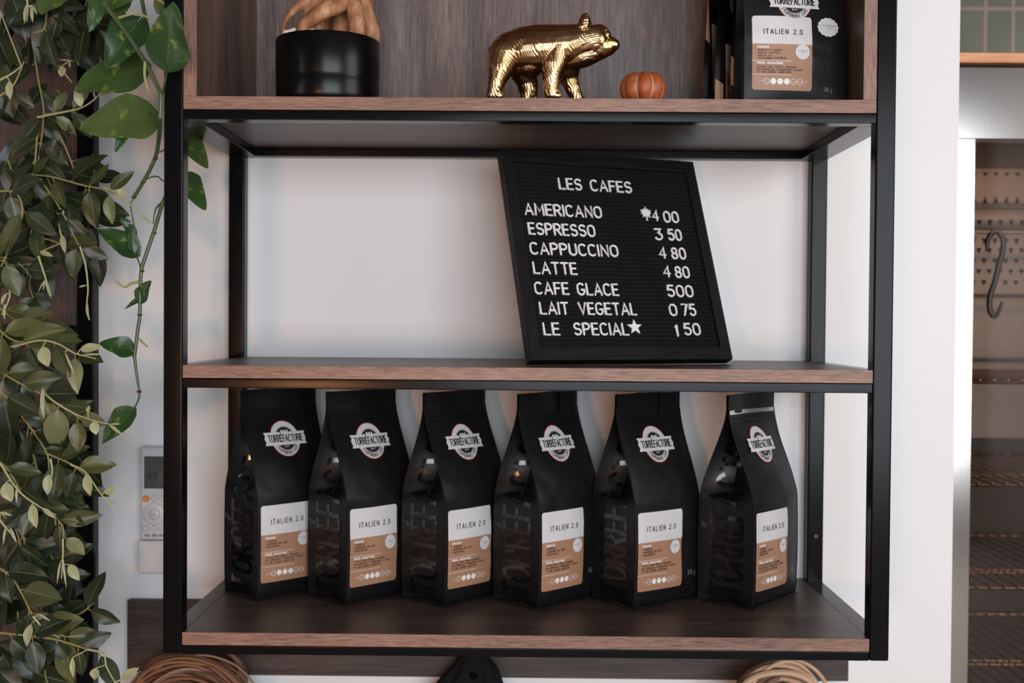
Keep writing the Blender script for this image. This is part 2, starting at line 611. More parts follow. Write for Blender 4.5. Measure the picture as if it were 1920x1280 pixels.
_E = [[(.50, 0), (0, 0), (0, 1), (.50, 1)], [(0, .52), (.44, .52)]]
_C = arc(.31, .69, .31, .31, 40, 180) + arc(.31, .31, .31, .31, 180, 320)
_O = [arc(.31, .68, .31, .32, 0, 180) + arc(.31, .32, .31, .32, 180, 360) + [(.62, .68)]]
GL = {
    'A': (.66, [[(0, 0), (.33, 1), (.66, 0)], [(.11, .32), (.55, .32)]]),
    'B': (.58, [[(.3, .53), (0, .53), (0, 1), (.3, 1)] + arc(.32, .765, .22, .235, 90, -90) + arc(.32, .265, .26, .265, 90, -90) + [(0, 0), (0, .53)]]),
    'C': (.60, [_C]),
    'D': (.60, [[(0, 0), (0, 1), (.27, 1)] + arc(.27, .67, .33, .33, 90, 0) + arc(.27, .33, .33, .33, 0, -90) + [(0, 0)]]),
    'E': (.50, _E),
    'F': (.48, [[(0, 0), (0, 1), (.48, 1)], [(0, .52), (.42, .52)]]),
    'G': (.62, [_C[:-1] + [(.60, .22), (.60, .45), (.36, .45)]]),
    'H': (.58, [[(0, 0), (0, 1)], [(.58, 0), (.58, 1)], [(0, .52), (.58, .52)]]),
    'I': (.0, [[(0, 0), (0, 1)]]),
    'J': (.45, [arc(.22, .22, .22, .22, 180, 360) + [(.44, 1)]]),
    'K': (.56, [[(0, 0), (0, 1)], [(.54, 1), (0, .42)], [(.18, .6), (.56, 0)]]),
    'L': (.48, [[(0, 1), (0, 0), (.48, 0)]]),
    'M': (.72, [[(0, 0), (.04, 1), (.36, .3), (.68, 1), (.72, 0)]]),
    'N': (.60, [[(0, 0), (0, 1), (.60, 0), (.60, 1)]]),
    'O': (.62, _O),
    'P': (.55, [[(0, 0), (0, 1), (.28, 1)] + arc(.28, .74, .27, .26, 90, -90) + [(0, .48)]]),
    'Q': (.62, _O + [[(.40, .22), (.64, -.05)]]),
    'R': (.57, [[(0, 0), (0, 1), (.28, 1)] + arc(.28, .74, .27, .26, 90, -90) + [(0, .48)], [(.26, .48), (.57, 0)]]),
    'S': (.56, [arc(.28, .75, .27, .25, 30, 250) + arc(.28, .26, .28, .26, 75, -150)]),
    'T': (.58, [[(0, 1), (.58, 1)], [(.29, 1), (.29, 0)]]),
    'U': (.58, [[(0, 1), (0, .29)] + arc(.29, .29, .29, .29, 180, 360) + [(.58, 1)]]),
    'V': (.62, [[(0, 1), (.31, 0), (.62, 1)]]),
    'W': (.86, [[(0, 1), (.2, 0), (.43, .8), (.66, 0), (.86, 1)]]),
    'X': (.58, [[(0, 0), (.58, 1)], [(0, 1), (.58, 0)]]),
    'Y': (.60, [[(0, 1), (.30, .48), (.60, 1)], [(.30, .48), (.30, 0)]]),
    'Z': (.56, [[(0, 1), (.56, 1), (0, 0), (.56, 0)]]),
    '0': (.56, [arc(.28, .66, .28, .34, 0, 180) + arc(.28, .34, .28, .34, 180, 360) + [(.56, .66)]]),
    '1': (.16, [[(0, .82), (.16, 1), (.16, 0)]]),
    '2': (.54, [arc(.27, .74, .26, .26, 165, -35) + [(0, 0), (.54, 0)]]),
    '3': (.54, [[(.02, 1), (.50, 1), (.24, .62)] + arc(.25, .31, .29, .31, 80, -150)]),
    '4': (.60, [[(.46, 0), (.46, 1), (0, .28), (.60, .28)]]),
    '5': (.54, [[(.50, 1), (.08, 1), (.04, .56)] + arc(.26, .32, .28, .32, 125, -150)]),
    '6': (.56, [[(.44, 1), (.1, .56)] + arc(.28, .30, .28, .30, 160, -200)]),
    '7': (.52, [[(0, 1), (.52, 1), (.16, 0)]]),
    '8': (.56, [arc(.28, .75, .24, .25, 270, -90), arc(.28, .26, .28, .26, 90, -270)]),
    '9': (.56, [arc(.28, .70, .28, .30, -20, 340) + [(.12, 0)]]),
    '.': (.06, [[(0, 0), (.06, 0)]]),
    ',': (.06, [[(.05, .04), (0, -.14)]]),
    '-': (.30, [[(0, .45), (.30, .45)]]),
    "'": (.02, [[(0, 1), (0, .76)]]),
    ':': (.04, [[(0, .12), (.03, .12)], [(0, .6), (.03, .6)]]),
    'g': (.50, [arc(.25, .25, .25, .30, 0, 360), [(.50, .56), (.50, -.15)] + arc(.25, -.15, .25, .17, 0, -140)]),
    ' ': (.34, []),
}
GL['\u00c9'] = (.50, _E + [[(.16, 1.14), (.36, 1.34)]])
GL['\u00ca'] = (.50, _E + [[(.08, 1.12), (.25, 1.3), (.42, 1.12)]])


def layout(text, gap=0.24):
    """Polylines at cap height 1 and the total width."""
    x, out = 0.0, []
    for i, ch in enumerate(text):
        wd, st = GL[ch]
        for pl in st:
            out.append([(x + px, py) for px, py in pl])
        x += wd + gap
    return out, max(x - gap, 1e-6)


def text_lines(text, x0, x1, y, h, gap=0.24):
    pls, wd = layout(text, gap)
    k = (x1 - x0) / wd
    return [[(x0 + px * k, y + py * h) for px, py in pl] for pl in pls]


def ribbon(bm, pls, sw, mp, off, mi=0, step=0.003):
    """Flat strokes of width sw laid on the surface mp(x, y, off)."""
    for pl in pls:
        pts = [pl[0]]
        for a, b in zip(pl, pl[1:]):
            L = math.hypot(b[0] - a[0], b[1] - a[1])
            n = max(1, int(math.ceil(L / step)))
            for k in range(1, n + 1):
                pts.append((a[0] + (b[0] - a[0]) * k / n, a[1] + (b[1] - a[1]) * k / n))
        prev = None
        N = len(pts)
        for i in range(N):
            a, c = pts[max(i - 1, 0)], pts[min(i + 1, N - 1)]
            dx, dy = c[0] - a[0], c[1] - a[1]
            L = math.hypot(dx, dy) or 1
            dx, dy = dx / L, dy / L
            wd = sw / 2
            if 0 < i < N - 1:   # mitre
                b = pts[i]
                d1 = math.hypot(b[0] - a[0], b[1] - a[1]) or 1
                d2 = math.hypot(c[0] - b[0], c[1] - b[1]) or 1
                co = ((b[0] - a[0]) * (c[0] - b[0]) + (b[1] - a[1]) * (c[1] - b[1])) / d1 / d2
                wd = min(wd / max(math.sqrt(max((1 + co) / 2, 0)), 0.45), sw)
            p = pts[i]
            e = 0.0
            if i == 0:
                e = -sw * 0.35
            elif i == N - 1:
                e = sw * 0.35
            q = (p[0] + dx * e, p[1] + dy * e)
            cur = (bm.verts.new(mp(q[0] - dy * wd, q[1] + dx * wd, off)), bm.verts.new(mp(q[0] + dy * wd, q[1] - dx * wd, off)))
            if prev:
                f = bm.faces.new((prev[1], cur[1], cur[0], prev[0]))
                f.material_index = mi
            prev = cur


def patch(bm, x0, x1, lo, hi, nx, ny, mp, off, mi=0):
    """A filled flat shape between the curves lo(x) and hi(x), laid on the surface."""
    cols = []
    for i in range(nx + 1):
        x = x0 + (x1 - x0) * i / nx
        a, c = lo(x), hi(x)
        cols.append([bm.verts.new(mp(x, a + (c - a) * k / ny, off)) for k in range(ny + 1)])
    for A, B in zip(cols, cols[1:]):
        for k in range(ny):
            f = bm.faces.new((A[k], B[k], B[k + 1], A[k + 1]))
            f.material_index = mi


def disc(bm, cx, cy, rx, ry, mp, off, mi=0, n=20, rad=None):
    """Filled ellipse (rad(angle) scales its radius)."""
    rings = [[bm.verts.new(mp(cx, cy, off))]]
    nr = 4
    for j in range(1, nr + 1):
        row = []
        for k in range(n):
            a = 2 * PI * k / n
            s = j / nr * (rad(a) if rad else 1)
            row.append(bm.verts.new(mp(cx + rx * s * math.cos(a), cy + ry * s * math.sin(a), off)))
        rings.append(row)
    for k in range(n):
        f = bm.faces.new((rings[0][0], rings[1][k], rings[1][(k + 1) % n]))
        f.material_index = mi
    for A, B in zip(rings[1:], rings[2:]):
        for k in range(n):
            f = bm.faces.new((A[k], B[k], B[(k + 1) % n], A[(k + 1) % n]))
            f.material_index = mi


def ring(bm, cx, cy, r, sw, mp, off, mi=0, n=24):
    ribbon(bm, [[(cx + r * math.cos(2 * PI * k / n), cy + r * math.sin(2 * PI * k / n)) for k in range(n + 1)]], sw, mp, off, mi, 1)


# ------------------------------------------------------------------ coffee bags


def sstep(x):
    x = min(max(x, 0), 1)
    return x * x * (3 - 2 * x)


class Bag:
    def __init__(s, W, Dp, H, seed, shoulder=0.5, puff=0.005):
        s.W, s.D, s.H, s.seed, s.sh, s.puff = W, Dp, H, seed, shoulder, puff

    def half(s, t):
        if t < 0.05:
            k = 0.93 + 0.07 * math.sin(t / 0.05 * PI / 2)
        elif t < s.sh:
            k = 1.0 + 0.03 * math.sin((t - 0.05) / (s.sh - 0.05) * PI)
        else:
            q = min((t - s.sh) / (0.915 - s.sh), 1)
            k = 1 - (0.55 * q + 0.45 * sstep(q)) * 0.955
        return s.D / 2 * k

    def wrinkle(s, u, t, side):
        amp = 0.0016 * sstep(t * 6) * sstep((0.89 - t) * 6)
        p = Vector((u * 16 + s.seed * 7.3, t * 7 + side * 3.1, s.seed * 2.7))
        # a slanting crease below the shoulder
        return amp * (noise.noise(p) + 0.5 * noise.noise(p * 2.3))

    def raw_front(s, u, v):
        t = min(max(v / s.H, 0), 1)
        q = min(max(u / s.W, 0), 1)
        d = s.half(t)
        b = s.puff * 4 * q * (1 - q) * sstep(t * 9) * sstep((0.93 - t) * 5)
        edge = sstep(min(q, 1 - q) * 9)
        cur = 0.0035 * math.sin(q * PI * 1.6 + s.seed) * sstep((t - 0.72) * 4)
        return Vector((u - s.W / 2, -(d + b) - s.wrinkle(u, t, 0) * edge + cur, v))

    def front(s, u, v, off=0.0):
        p = s.raw_front(u, v)
        if off == 0:
            return p
        e = 0.003
        n = (s.raw_front(u + e, v) - s.raw_front(u - e, v)).cross(s.raw_front(u, v + e) - s.raw_front(u, v - e)).normalized()
        return p + n * off

    def raw_side(s, a, v):
        """Left gusset; a runs from the back edge (0) to the front edge (D)."""
        t = min(max(v / s.H, 0), 1)
        d = s.half(t)
        h = s.D / 2
        g = math.sqrt(max(h * h - min(d, h) ** 2, 0)) * 0.85 + 0.003 * sstep(t * 8)
        # fold-in at the bottom corner
        g += 0.004 * sstep((0.10 - t) * 12)
        q = abs(a - h) / h              # 0 at the centre fold, 1 at the edges
        fold = g * (1 - q)
        cur = 0.0035 * math.sin(s.seed) * sstep((t - 0.72) * 4)
        w_ = 0.7 * s.wrinkle(a + 0.3, t, 2) * 4 * q * (1 - q)
        return Vector((-s.W / 2 + fold + w_, d * (1 - 2 * a / s.D) + (cur if a > h else cur * a / h), v))

    def side(s, a, v, off=0.0):
        p = s.raw_side(a, v)
        if off == 0:
            return p
        e = 0.003
        n = (s.raw_side(min(a + e, s.D), v) - s.raw_side(max(a - e, 0), v)).cross(s.raw_side(a, v + e) - s.raw_side(a, v - e)).normalized()
        return p + n * off

    def body(s, nu=26, nv=64, ng=12):
        bm = bmesh.new()
        rows = []
        for j in range(nv + 1):
            v = s.H * j / nv
            row = [s.front(s.W * i / nu, v) for i in range(nu + 1)]
            left = [s.side(s.D * k / ng, v) for k in range(1, ng)]           # back -> front
            right = [Vector((-p.x, p.y, p.z)) for p in reversed(left)]      # front -> back
            t = j / nv
            back = []
            for i in range(nu, -1, -1):
                p = s.front(s.W * i / nu, v)
                cur = 0.0035 * math.sin(i / nu * PI * 1.6 + s.seed) * sstep((t - 0.72) * 4)
                back.append(Vector((p.x, -p.y + 2 * cur, p.z)))
            # keep back edge x order: right -> left
            loop = row + right + back + left
            rows.append([bm.verts.new(p) for p in loop])
        for a, b in zip(rows, rows[1:]):
            n = len(a)
            for k in range(n):
                bm.faces.new((a[k], a[(k + 1) % n], b[(k + 1) % n], b[k]))
        bm.faces.new(rows[0][::-1])
        # close the top between front and back panel
        f, n = rows[-1], nu + 1
        m0 = n + ng - 1
        for i in range(nu):
            bm.faces.new((f[i], f[i + 1], f[m0 + nu - i - 1], f[m0 + nu - i]))
        return bm


def scallop(a):
    return 1 + 0.045 * math.cos(14 * a)


def add_label(bag, root, lx, lz, lw, lh, origins, kraft='kraft'):
    """White and brown sticker with its lettering."""
    def mp(x, y, off):
        return bag.front(lx + x, lz + y, off)
    rad = 0.004

    def corner(x):
        d = min(x, lw - x)
        return rad - math.sqrt(max(rad * rad - (rad - d) ** 2, 0)) if d < rad else 0.0
    yb = lh * 0.62

    def wave(x):
        return yb + 0.0009 * math.cos(x / lw * 2 * PI * 20)
    bm = bmesh.new()
    patch(bm, 0, lw, lambda x: corner(x), wave, 90, 14, mp, 0.0007, 1)
    patch(bm, 0, lw, wave, lambda x: lh - corner(x), 90, 10, mp, 0.0007, 0)
    lab = obj('label', bm, [M['label_white'], M[kraft]], root)
    lab['label'] = 'white and kraft brown sticker reading ITALIEN 2.0'
    X = lambda f: f * lw
    Y = lambda f: f * lh
    bm = bmesh.new()
    ribbon(bm, text_lines('ITALIEN 2.0', X(.19), X(.83), Y(.755), Y(.062), 0.5), 0.0011, mp, 0.0011, 0)
    y = .525
    for s_ in origins:
        ribbon(bm, text_lines(s_, X(.08), X(.08 + .0265 * len(s_)), Y(y), Y(.021)), 0.0005, mp, 0.0011, 1)
        y -= .036
    y = .315 if len(origins) < 4 else .30
    for s_, x1 in (('CACAO, NOIX, \u00c9PICES, AGRUMES', .73), ('UN EXPRESSO TYPIQUEMENT ITALIEN', .83), ('ET UNE L\u00c9G\u00c8RE AMERTUME'.replace('\u00c8', 'E'), .64)):
        ribbon(bm, text_lines(s_, X(.08), X(x1), Y(y), Y(.021)), 0.0005, mp, 0.0011, 1)
        y -= .036
    obj('dark_print', bm, [M['ink'], M['brown_ink']], lab)
    bm = bmesh.new()
    ribbon(bm, text_lines('ORIGINE', X(.08), X(.27), Y(.565), Y(.022)), 0.0007, mp, 0.0011)
    ribbon(bm, text_lines('PROFIL AROMATIQUE', X(.08), X(.50), Y(.35), Y(.022)), 0.0007, mp, 0.0011)
    for yy in (.392, .205):
        ribbon(bm, [[(X(.0), Y(yy)), (X(.64), Y(yy))]], 0.0005, mp, 0.0011)
    ribbon(bm, [[(X(.10), Y(.115)), (X(.92), Y(.115))]], 0.00035, mp, 0.0010)
    for k in range(6):
        cx_ = X(.235 + .111 * k)
        if k in (1, 2, 3):
            disc(bm, cx_, Y(.115), 0.0042, 0.0042, mp, 0.0012)
        else:
            ring(bm, cx_, Y(.115), 0.0038, 0.0006, mp, 0.0012)
    obj('white_print', bm, M['white_ink'], lab)
    bm = bmesh.new()
    disc(bm, X(.835), Y(.52), 0.0105, 0.0105, mp, 0.0012, 0, 56, scallop)
    ribbon(bm, text_lines("L'EXPERIENCE", X(.835) - .0072, X(.835) + .0072, Y(.52) + .0008, .0012), 0.0003, mp, 0.0015, 1)
    ribbon(bm, text_lines('CAF\u00c9', X(.835) - .0024, X(.835) + .0024, Y(.52) - .0016, .0012), 0.0003, mp, 0.0015, 1)
    ribbon(bm, text_lines('1', X(.835) - .0003, X(.835) + .0003, Y(.52) - .0062, .0022), 0.0004, mp, 0.0015, 1)
    obj('seal_sticker', bm, [M['label_white'], M['grey_ink']], lab)
    return lab


def add_logo(bag, root, cx, cz, k=1.0):
    def mp(x, y, off):
        return bag.front(cx + x * k, cz + y * k, off)
    bm = bmesh.new()
    disc(bm, 0, 0, .0262, .0275, mp, 0.0006, 2, 48)
    disc(bm, 0, 0, .0252, .0265, mp, 0.0009, 0, 48)
    ring(bm, 0, 0, .0178, .0006, mp, 0.0012, 1, 40)
    disc(bm, 0, 0, .0166, .0172, mp, 0.0012, 1, 40)
    for q in (-1, 0, 1):
        disc(bm, q * .0046, .0108, .0019, .0024, mp, 0.0015, 0, 12)
    bw, bh = .0375, .0098
    zig = lambda y: .0022 * (1 - abs(1 - abs(((y / bh + 1) * 2) % 2)))
    n = 12
    cols = []
    for i in range(25):
        col = []
        for j in range(n + 1):
            y = -bh + 2 * bh * j / n
            x = -bw + 2 * bw * i / 24
            lim = bw - zig(y)
            col.append(bm.verts.new(mp(max(-lim, min(lim, x)) if 0 < i < 24 else (-lim if i == 0 else lim), y, 0.0017)))
        cols.append(col)
    for A, B in zip(cols, cols[1:]):
        for j in range(n):
            bm.faces.new((A[j], B[j], B[j + 1], A[j + 1]))
    ribbon(bm, text_lines('TORR\u00c9FACTORIE', -.0305, .0305, -.0048, .0098, 0.26), .0015, mp, 0.0021, 1)
    ribbon(bm, text_lines('EST 1996'[:3], -.0042, .0042, -.0132, .0018), .0004, mp, 0.0016, 0)
    pls, wd = layout("L'EXP\u00c9RIENCE CAF\u00c9", 0.3)
    R = .0207
    bent = []
    for pl in pls:
        o = []
        for px, py in pl:
            a = math.radians(-90 + (px / wd - 0.5) * 118)
            r_ = R + 0.0022 - py * .0042
            o.append((r_ * math.cos(a), r_ * math.sin(a) * 1.05))
        bent.append(o)
    ribbon(bm, bent, .0008, mp, 0.0012, 1, 0.002)
    lg = obj('logo_badge', bm, [M['label_white'], M['ink'], M['red_ink']], root)
    lg['label'] = 'round white badge with red rim and banner reading TORR\u00c9FACTORIE'


BAG_GROUP = 'large coffee bags in a row on the bottom shelf'


def make_bag(x, y, deg, label, seed, H=0.321, tear=False, dx=0.0):
    W, Dp = 0.137, 0.096
    b_ = Bag(W, Dp, H, seed)
    a = math.radians(deg)
    cx_ = x + W / 2 * math.cos(a) - Dp / 2 * math.sin(a)
    cy_ = y + W / 2 * math.sin(a) + Dp / 2 * math.cos(a)
    root = thing('coffee_bag', label, 'coffee bag', (cx_, cy_, ZL1 + 0.0006), (0, 0, a), BAG_GROUP)
    obj('pouch', b_.body(), M['bag'], root, 34)
    add_label(b_, root, .005, .026, .089, .119, ('-AFRIQUE', '-AM\u00c9RIQUE DU SUD', '-INDON\u00c9SIE'))
    add_logo(b_, root, .0655, .243)
    # zip ridges under the crimped top
    bm = bmesh.new()
    for v in (.885, .862):
        add_tube(bm, [b_.front(W * k / 16, H * v, .0004) for k in range(1, 16)], .0007, 6)
    obj('zip_ridge', bm, M['bag'], root)
    if tear:
        bm = bmesh.new()
        patch(bm, .002, W - .004, lambda x_: H * .905, lambda x_: H * .905 + .0065, 16, 2, b_.front, .0012)
        t_s = obj('tear_strip', bm, M['foil'], root)
        t_s['label'] = 'silver tear strip across the neck'
    bm = bmesh.new()
    add_tube(bm, [b_.front(W * (.30 + .45 * k / 10), H + .0003, -.0012) for k in range(11)], .0009, 6)
    fo = obj('foil_rim', bm, M['foil'], root)
    fo['label'] = 'silver foil lining at the top rim'
    for u in (0.0, W):
        bm = bmesh.new()
        add_tube(bm, [b_.front(u, H * k / 40, 0) + Vector((0, 0, 0)) for k in range(0, 38)], .0008, 5)
        obj('corner_seam', bm, M['bag'], root)
    bm = bmesh.new()
    pts = [Vector((-W / 2 - .002, Dp / 2 * .95, .0015)), Vector((-W / 2 - .001, 0, .0015)), Vector((-W / 2 - .002, -Dp / 2 * .95, .0015)), Vector((-W / 2, -Dp / 2 - .003, .002))]
    add_tube(bm, pts, .0014, 6)
    add_tube(bm, [Vector((-W / 2 - .001, -Dp / 2 - .003, .002)), Vector((0, -Dp / 2 - .001, .0015)), Vector((W / 2 + .002, -Dp / 2 - .002, .002))], .0014, 6)
    obj('bottom_hem', bm, M['bag'], root)
    bm = bmesh.new()
    ribbon(bm, text_lines('800 g', .108, .1255, .040, .0075), .0008, b_.front, .0008)
    obj('weight_print', bm, M['weight_ink'], root)

    def gm(p, q, off):          # lettering climbs the gusset, its tops toward the back
        return b_.side(Dp * .5 + .027 - q, p, off)
    bm = bmesh.new()
    ribbon(bm, text_lines('TORR\u00c9FACTORIE', .014, .300, 0.0, .052, 0.26), .0070, gm, .0007, 0, 0.004)
    sl = obj('side_lettering', bm, M['gloss'], root)
    sl['label'] = 'glossy black lettering up the gusset'
    return root


make_bag(-.410, .1744, 45, 'tall black coffee bag at the left end of the bottom shelf, nearest the plant', 1)
make_bag(-.2695, .1506, 47, 'second tall black coffee bag from the left on the bottom shelf', 2)
make_bag(-.1209, .1468, 48, 'third tall black coffee bag from the left on the bottom shelf', 3)
make_bag(.0200, .1366, 45.5, 'fourth tall black coffee bag from the left, below the left edge of the menu board', 4)
make_bag(.1640, .142, 37.5, 'fifth tall black coffee bag from the left, below the right half of the menu board', 5)
make_bag(.343, .149, 49, 'tall black coffee bag with a silver strip at the right end of the row', 6, tear=True)


def small_bag(x, y, deg, label, seed, W=.148, Dp=.044, H=.27, lz=.022, full=True, kraft='kraft', wraps=()):
    b_ = Bag(W, Dp, H, seed, .35, .006)
    a = math.radians(deg)
    cx_ = x + W / 2 * math.cos(a) - Dp / 2 * math.sin(a)
    cy_ = y + W / 2 * math.sin(a) + Dp / 2 * math.cos(a)
    root = thing('coffee_pouch', label, 'coffee bag', (cx_, cy_, ZU1 + .0006), (0, 0, a), 'small coffee bags in the upper box')
    obj('pouch', b_.body(), M['bag'], root, 34)
    add_label(b_, root, .0105 if full else .004, lz, .086, .104, ('-ROBUSTA INDIEN', '-BR\u00c9SIL SANTOS', '-KENYA AA', '-COLOMBIEN SUPR\u00caME'), kraft)
    for z0_, z1_ in wraps:      # kraft sticker folded round the narrow side, cut on the slant
        bm = bmesh.new()
        patch(bm, .0006, Dp - .0004, lambda x_: max(z0_ - .010 * (x_ / Dp), .001), lambda x_: z1_ - .010 * (x_ / Dp), 8, 8, b_.side, .0008)
        wr_ = obj('side_sticker', bm, M['kraft_light'], root)
        wr_['label'] = 'plain kraft sticker on the narrow side'
    if full:
        add_logo(b_, root, .072, .148, .98)
        bm = bmesh.new()
        disc(bm, .1215, .1135, .0158, .0135, b_.front, .0008, 0, 56, scallop)
        ribbon(bm, text_lines("L'EXPERIENCE", .111, .132, .1145, .0017), .0004, b_.front, .0012, 1)
        ribbon(bm, text_lines('CAF\u00c9', .1175, .1255, .1110, .0017), .0004, b_.front, .0012, 1)
        ribbon(bm, text_lines('1', .1212, .1218, .1055, .003), .0005, b_.front, .0012, 1)
        st = obj('seal_sticker', bm, [M['label_white'], M['grey_ink']], root)
        st['label'] = 'scalloped pale grey sticker'
        bm = bmesh.new()
        ribbon(bm, text_lines('340 g', .115, .1275, .0225, .0062), .0007, b_.front, .0008)
        obj('weight_print', bm, M['weight_ink'], root)
    else:
        add_logo(b_, root, .06, .175, .9)
    return root


small_bag(.302, .048, 8, 'small black coffee bag facing forward in the upper box, 340 g', 11)
small_bag(.3080, .112, 64, 'small black coffee bag seen edge-on, directly behind the forward-facing bag', 12, .118, .014, .25, .022, False, 'kraft_light', [(.044, .086)])
small_bag(.2925, .156, 64, 'middle one of three small black coffee bags seen edge-on', 13, .118, .014, .25, .010, False, 'kraft_light', [(.004, .062)])
small_bag(.2825, .213, 64, 'small black coffee bag seen edge-on, closest to the gold bear', 14, .118, .012, .26, .055, False, 'kraft_light', [(.135, .215), (.004, .034)])

# ------------------------------------------------------------------ letter board
LB_X, LB_Y, LB_PHI, LB_TH, LB_W, LB_H, LB_T = 0.0061, 0.0536, 0.3859, 0.3742, 0.3336, 0.3396, 0.0204
lb = thing('letter_board', 'black framed felt letter board with white plastic coffee menu, leaning on the middle shelf', 'sign',
           (LB_X, LB_Y, LB_T * math.sin(LB_TH) + .0008), (-LB_TH, 0, LB_PHI))
# local axes: x along the board, z up the board, y into its thickness
ST, SR = .0175, .0195


def bar(a, b, mitre_axis):
    bm = bmesh.new()
    add_box(bm, a, b, .0008, 0, 1)
    return bm


M['black_wood_v'] = wood('black_stained_wood_upright', 'Z', (0.004, 0.004, 0.004), (0.008, 0.008, 0.008), (0.014, 0.014, 0.0145), 0.5)
M['black_wood_v'].node_tree.nodes['Principled BSDF'].inputs['Specular IOR Level'].default_value = 0.14
obj('frame_side', box_bm((0, 0, SR), (ST, LB_T, LB_H - SR), .0006, 1), M['black_wood_v'], lb)
obj('frame_side', box_bm((LB_W - ST, 0, SR), (LB_W, LB_T, LB_H - SR), .0006, 1), M['black_wood_v'], lb)
obj('frame_rail', box_bm((0, 0, 0), (LB_W, LB_T, SR), .0006, 1), M['black_wood'], lb)
obj('frame_rail', box_bm((0, 0, LB_H - SR), (LB_W, LB_T, LB_H), .0006, 1), M['black_wood'], lb)
bm = bmesh.new()
# grooved felt: a ribbed profile swept across the board
y0, dpt = .0045, .0022
z, prof = SR, []
pitch = .00655
while z < LB_H - SR - pitch * .5:
    prof += [(y0, z), (y0, z + pitch * .72), (y0 + dpt, z + pitch * .80), (y0 + dpt, z + pitch * .94)]
    z += pitch
prof.append((y0, min(z, LB_H - SR)))
pv = None
for yy, zz in prof:
    c = (bm.verts.new((ST, yy, zz)), bm.verts.new((LB_W - ST, yy, zz)))
    if pv:
        bm.faces.new((pv[0], pv[1], c[1], c[0]))
    pv = c
add_box(bm, (ST, y0 + dpt + .001, SR), (LB_W - ST, LB_T - .001, LB_H - SR))
obj('felt_panel', bm, M['felt'], lb, flat=True)


def raised(bm, pls, sw, y_front):
    """Half-round raised strokes, like moulded plastic letters."""
    prf = [(-.5, 0.0), (-.42, .55), (-.2, .9), (.2, .9), (.42, .55), (.5, 0.0)]
    for pl in pls:
        pts = [Vector((p[0], y_front, p[1])) for p in pl]
        rows = []
        N = len(pts)
        for i, p in enumerate(pts):
            d = pts[min(i + 1, N - 1)] - pts[max(i - 1, 0)]
            d.normalize()
            n = Vector((-d.z, 0, d.x))
            s_ = 1.0
            if 0 < i < N - 1:
                d1, d2 = (p - pts[i - 1]).normalized(), (pts[i + 1] - p).normalized()
                s_ = min(1 / max(math.sqrt(max((1 + d1.dot(d2)) / 2, 0)), .5), 1.6)
            rows.append([bm.verts.new(p + n * (q[0] * sw * s_) + Vector((0, -q[1] * sw * .7, 0))) for q in prf])
        for A, B in zip(rows, rows[1:]):
            for k in range(len(prf) - 1):
                bm.faces.new((A[k], A[k + 1], B[k + 1], B[k]))
        for p in (pts[0], pts[-1]):
            m_ = Matrix.Translation(p) @ Matrix.Diagonal((sw * .5, sw * .63, sw * .5, 1))
            bmesh.ops.create_uvsphere(bm, u_segments=10, v_segments=6, radius=1, matrix=m_)


def poly_prism(bm, pts, y0, y1):
    a = [bm.verts.new((p[0], y0, p[1])) for p in pts]
    b = [bm.verts.new((p[0], y1, p[1])) for p in pts]
    bm.faces.new(a)
    n = len(pts)
    for k in range(n):
        bm.faces.new((a[k], b[k], b[(k + 1) % n], a[(k + 1) % n]))


ROWS = [
    ('title_lettering', [('LES', .0864, .1265, .2761), ('CAFES', .1400, .2127, .2761)]),
    ('menu_line', [('AMERICANO', .0234, .1526, .23), ('4', .2392, .2516, .2295), ('00', .2593, .2873, .2276)]),
    ('menu_line', [('ESPRESSO', .025, .136, .1977), ('3', .2377, .2524, .1964), ('50', .2614, .2865, .1965)]),
    ('menu_line', [('CAPPUCCINO', .0229, .1695, .1653), ('4', .2388, .2527, .1653), ('80', .2607, .2876, .1647)]),
    ('menu_line', [('LATTE', .0235, .0953, .1339), ('4', .2401, .254, .1339), ('80', .2609, .2876, .1329)]),
    ('menu_line', [('CAFE', .021, .077, .1014), ('GLACE', .0894, .1589, .1011), ('500', .2411, .2876, .101)]),
    ('menu_line', [('LAIT', .0245, .0717, .0699), ('VEGETAL', .0868, .1835, .07), ('0', .2387, .253, .0695), ('75', .2605, .2861, .07)]),
    ('menu_line', [('LE', .0255, .0523, .0375), ('SPECIAL', .0739, .1644, .0377), ('1', .2425, .2478, .0362), ('50', .2579, .2874, .0382)]),
]
SWL = .0031
rng = random.Random(5)


def lettering(nm, items):
    bm = bmesh.new()
    for s_, xa, xb, yy in items:
        raised(bm, text_lines(s_, xa + SWL / 2 + .0015, xb - SWL / 2 + .0015, yy + SWL / 2 + .0014, .0208 - SWL, 0.26), SWL, y0 - .0002)
    obj(nm, bm, M['letter'], lb, 50)


for nm, items in ROWS:
    words_ = [q for q in items if not q[0].isdigit()]
    price = [q for q in items if q[0].isdigit()]
    lettering(nm, words_)
    if price:
        lettering('price', price)
bm = bmesh.new()
pts = []
prof_ = [(90, 1.0), (76, .50), (60, .78), (50, .55), (28, .95), (18, .62), (0, .80), (-14, .48), (-42, .80), (-62, .40), (-80, .42), (-84, .95),
         (-96, .95), (-100, .42), (-118, .40), (-138, .80), (-166, .48), (-180, .80), (162, .62), (152, .95), (130, .55), (120, .78), (104, .50)]
for a_, r_ in prof_:
    pts.append((.2307 + .0112 * r_ * math.cos(math.radians(a_)), .2429 + .0128 * r_ * math.sin(math.radians(a_))))
poly_prism(bm, pts, y0 - .0025, y0)
obj('maple_leaf', bm, M['letter'], lb, 50)
bm = bmesh.new()
pts = [(.1760 + (.0125 if k % 2 == 0 else .0052) * math.cos(PI / 2 + k * PI / 5), .0524 + (.0125 if k % 2 == 0 else .0052) * math.sin(PI / 2 + k * PI / 5)) for k in range(10)]
poly_prism(bm, pts, y0 - .0025, y0)
obj('star', bm, M['letter'], lb, 50)

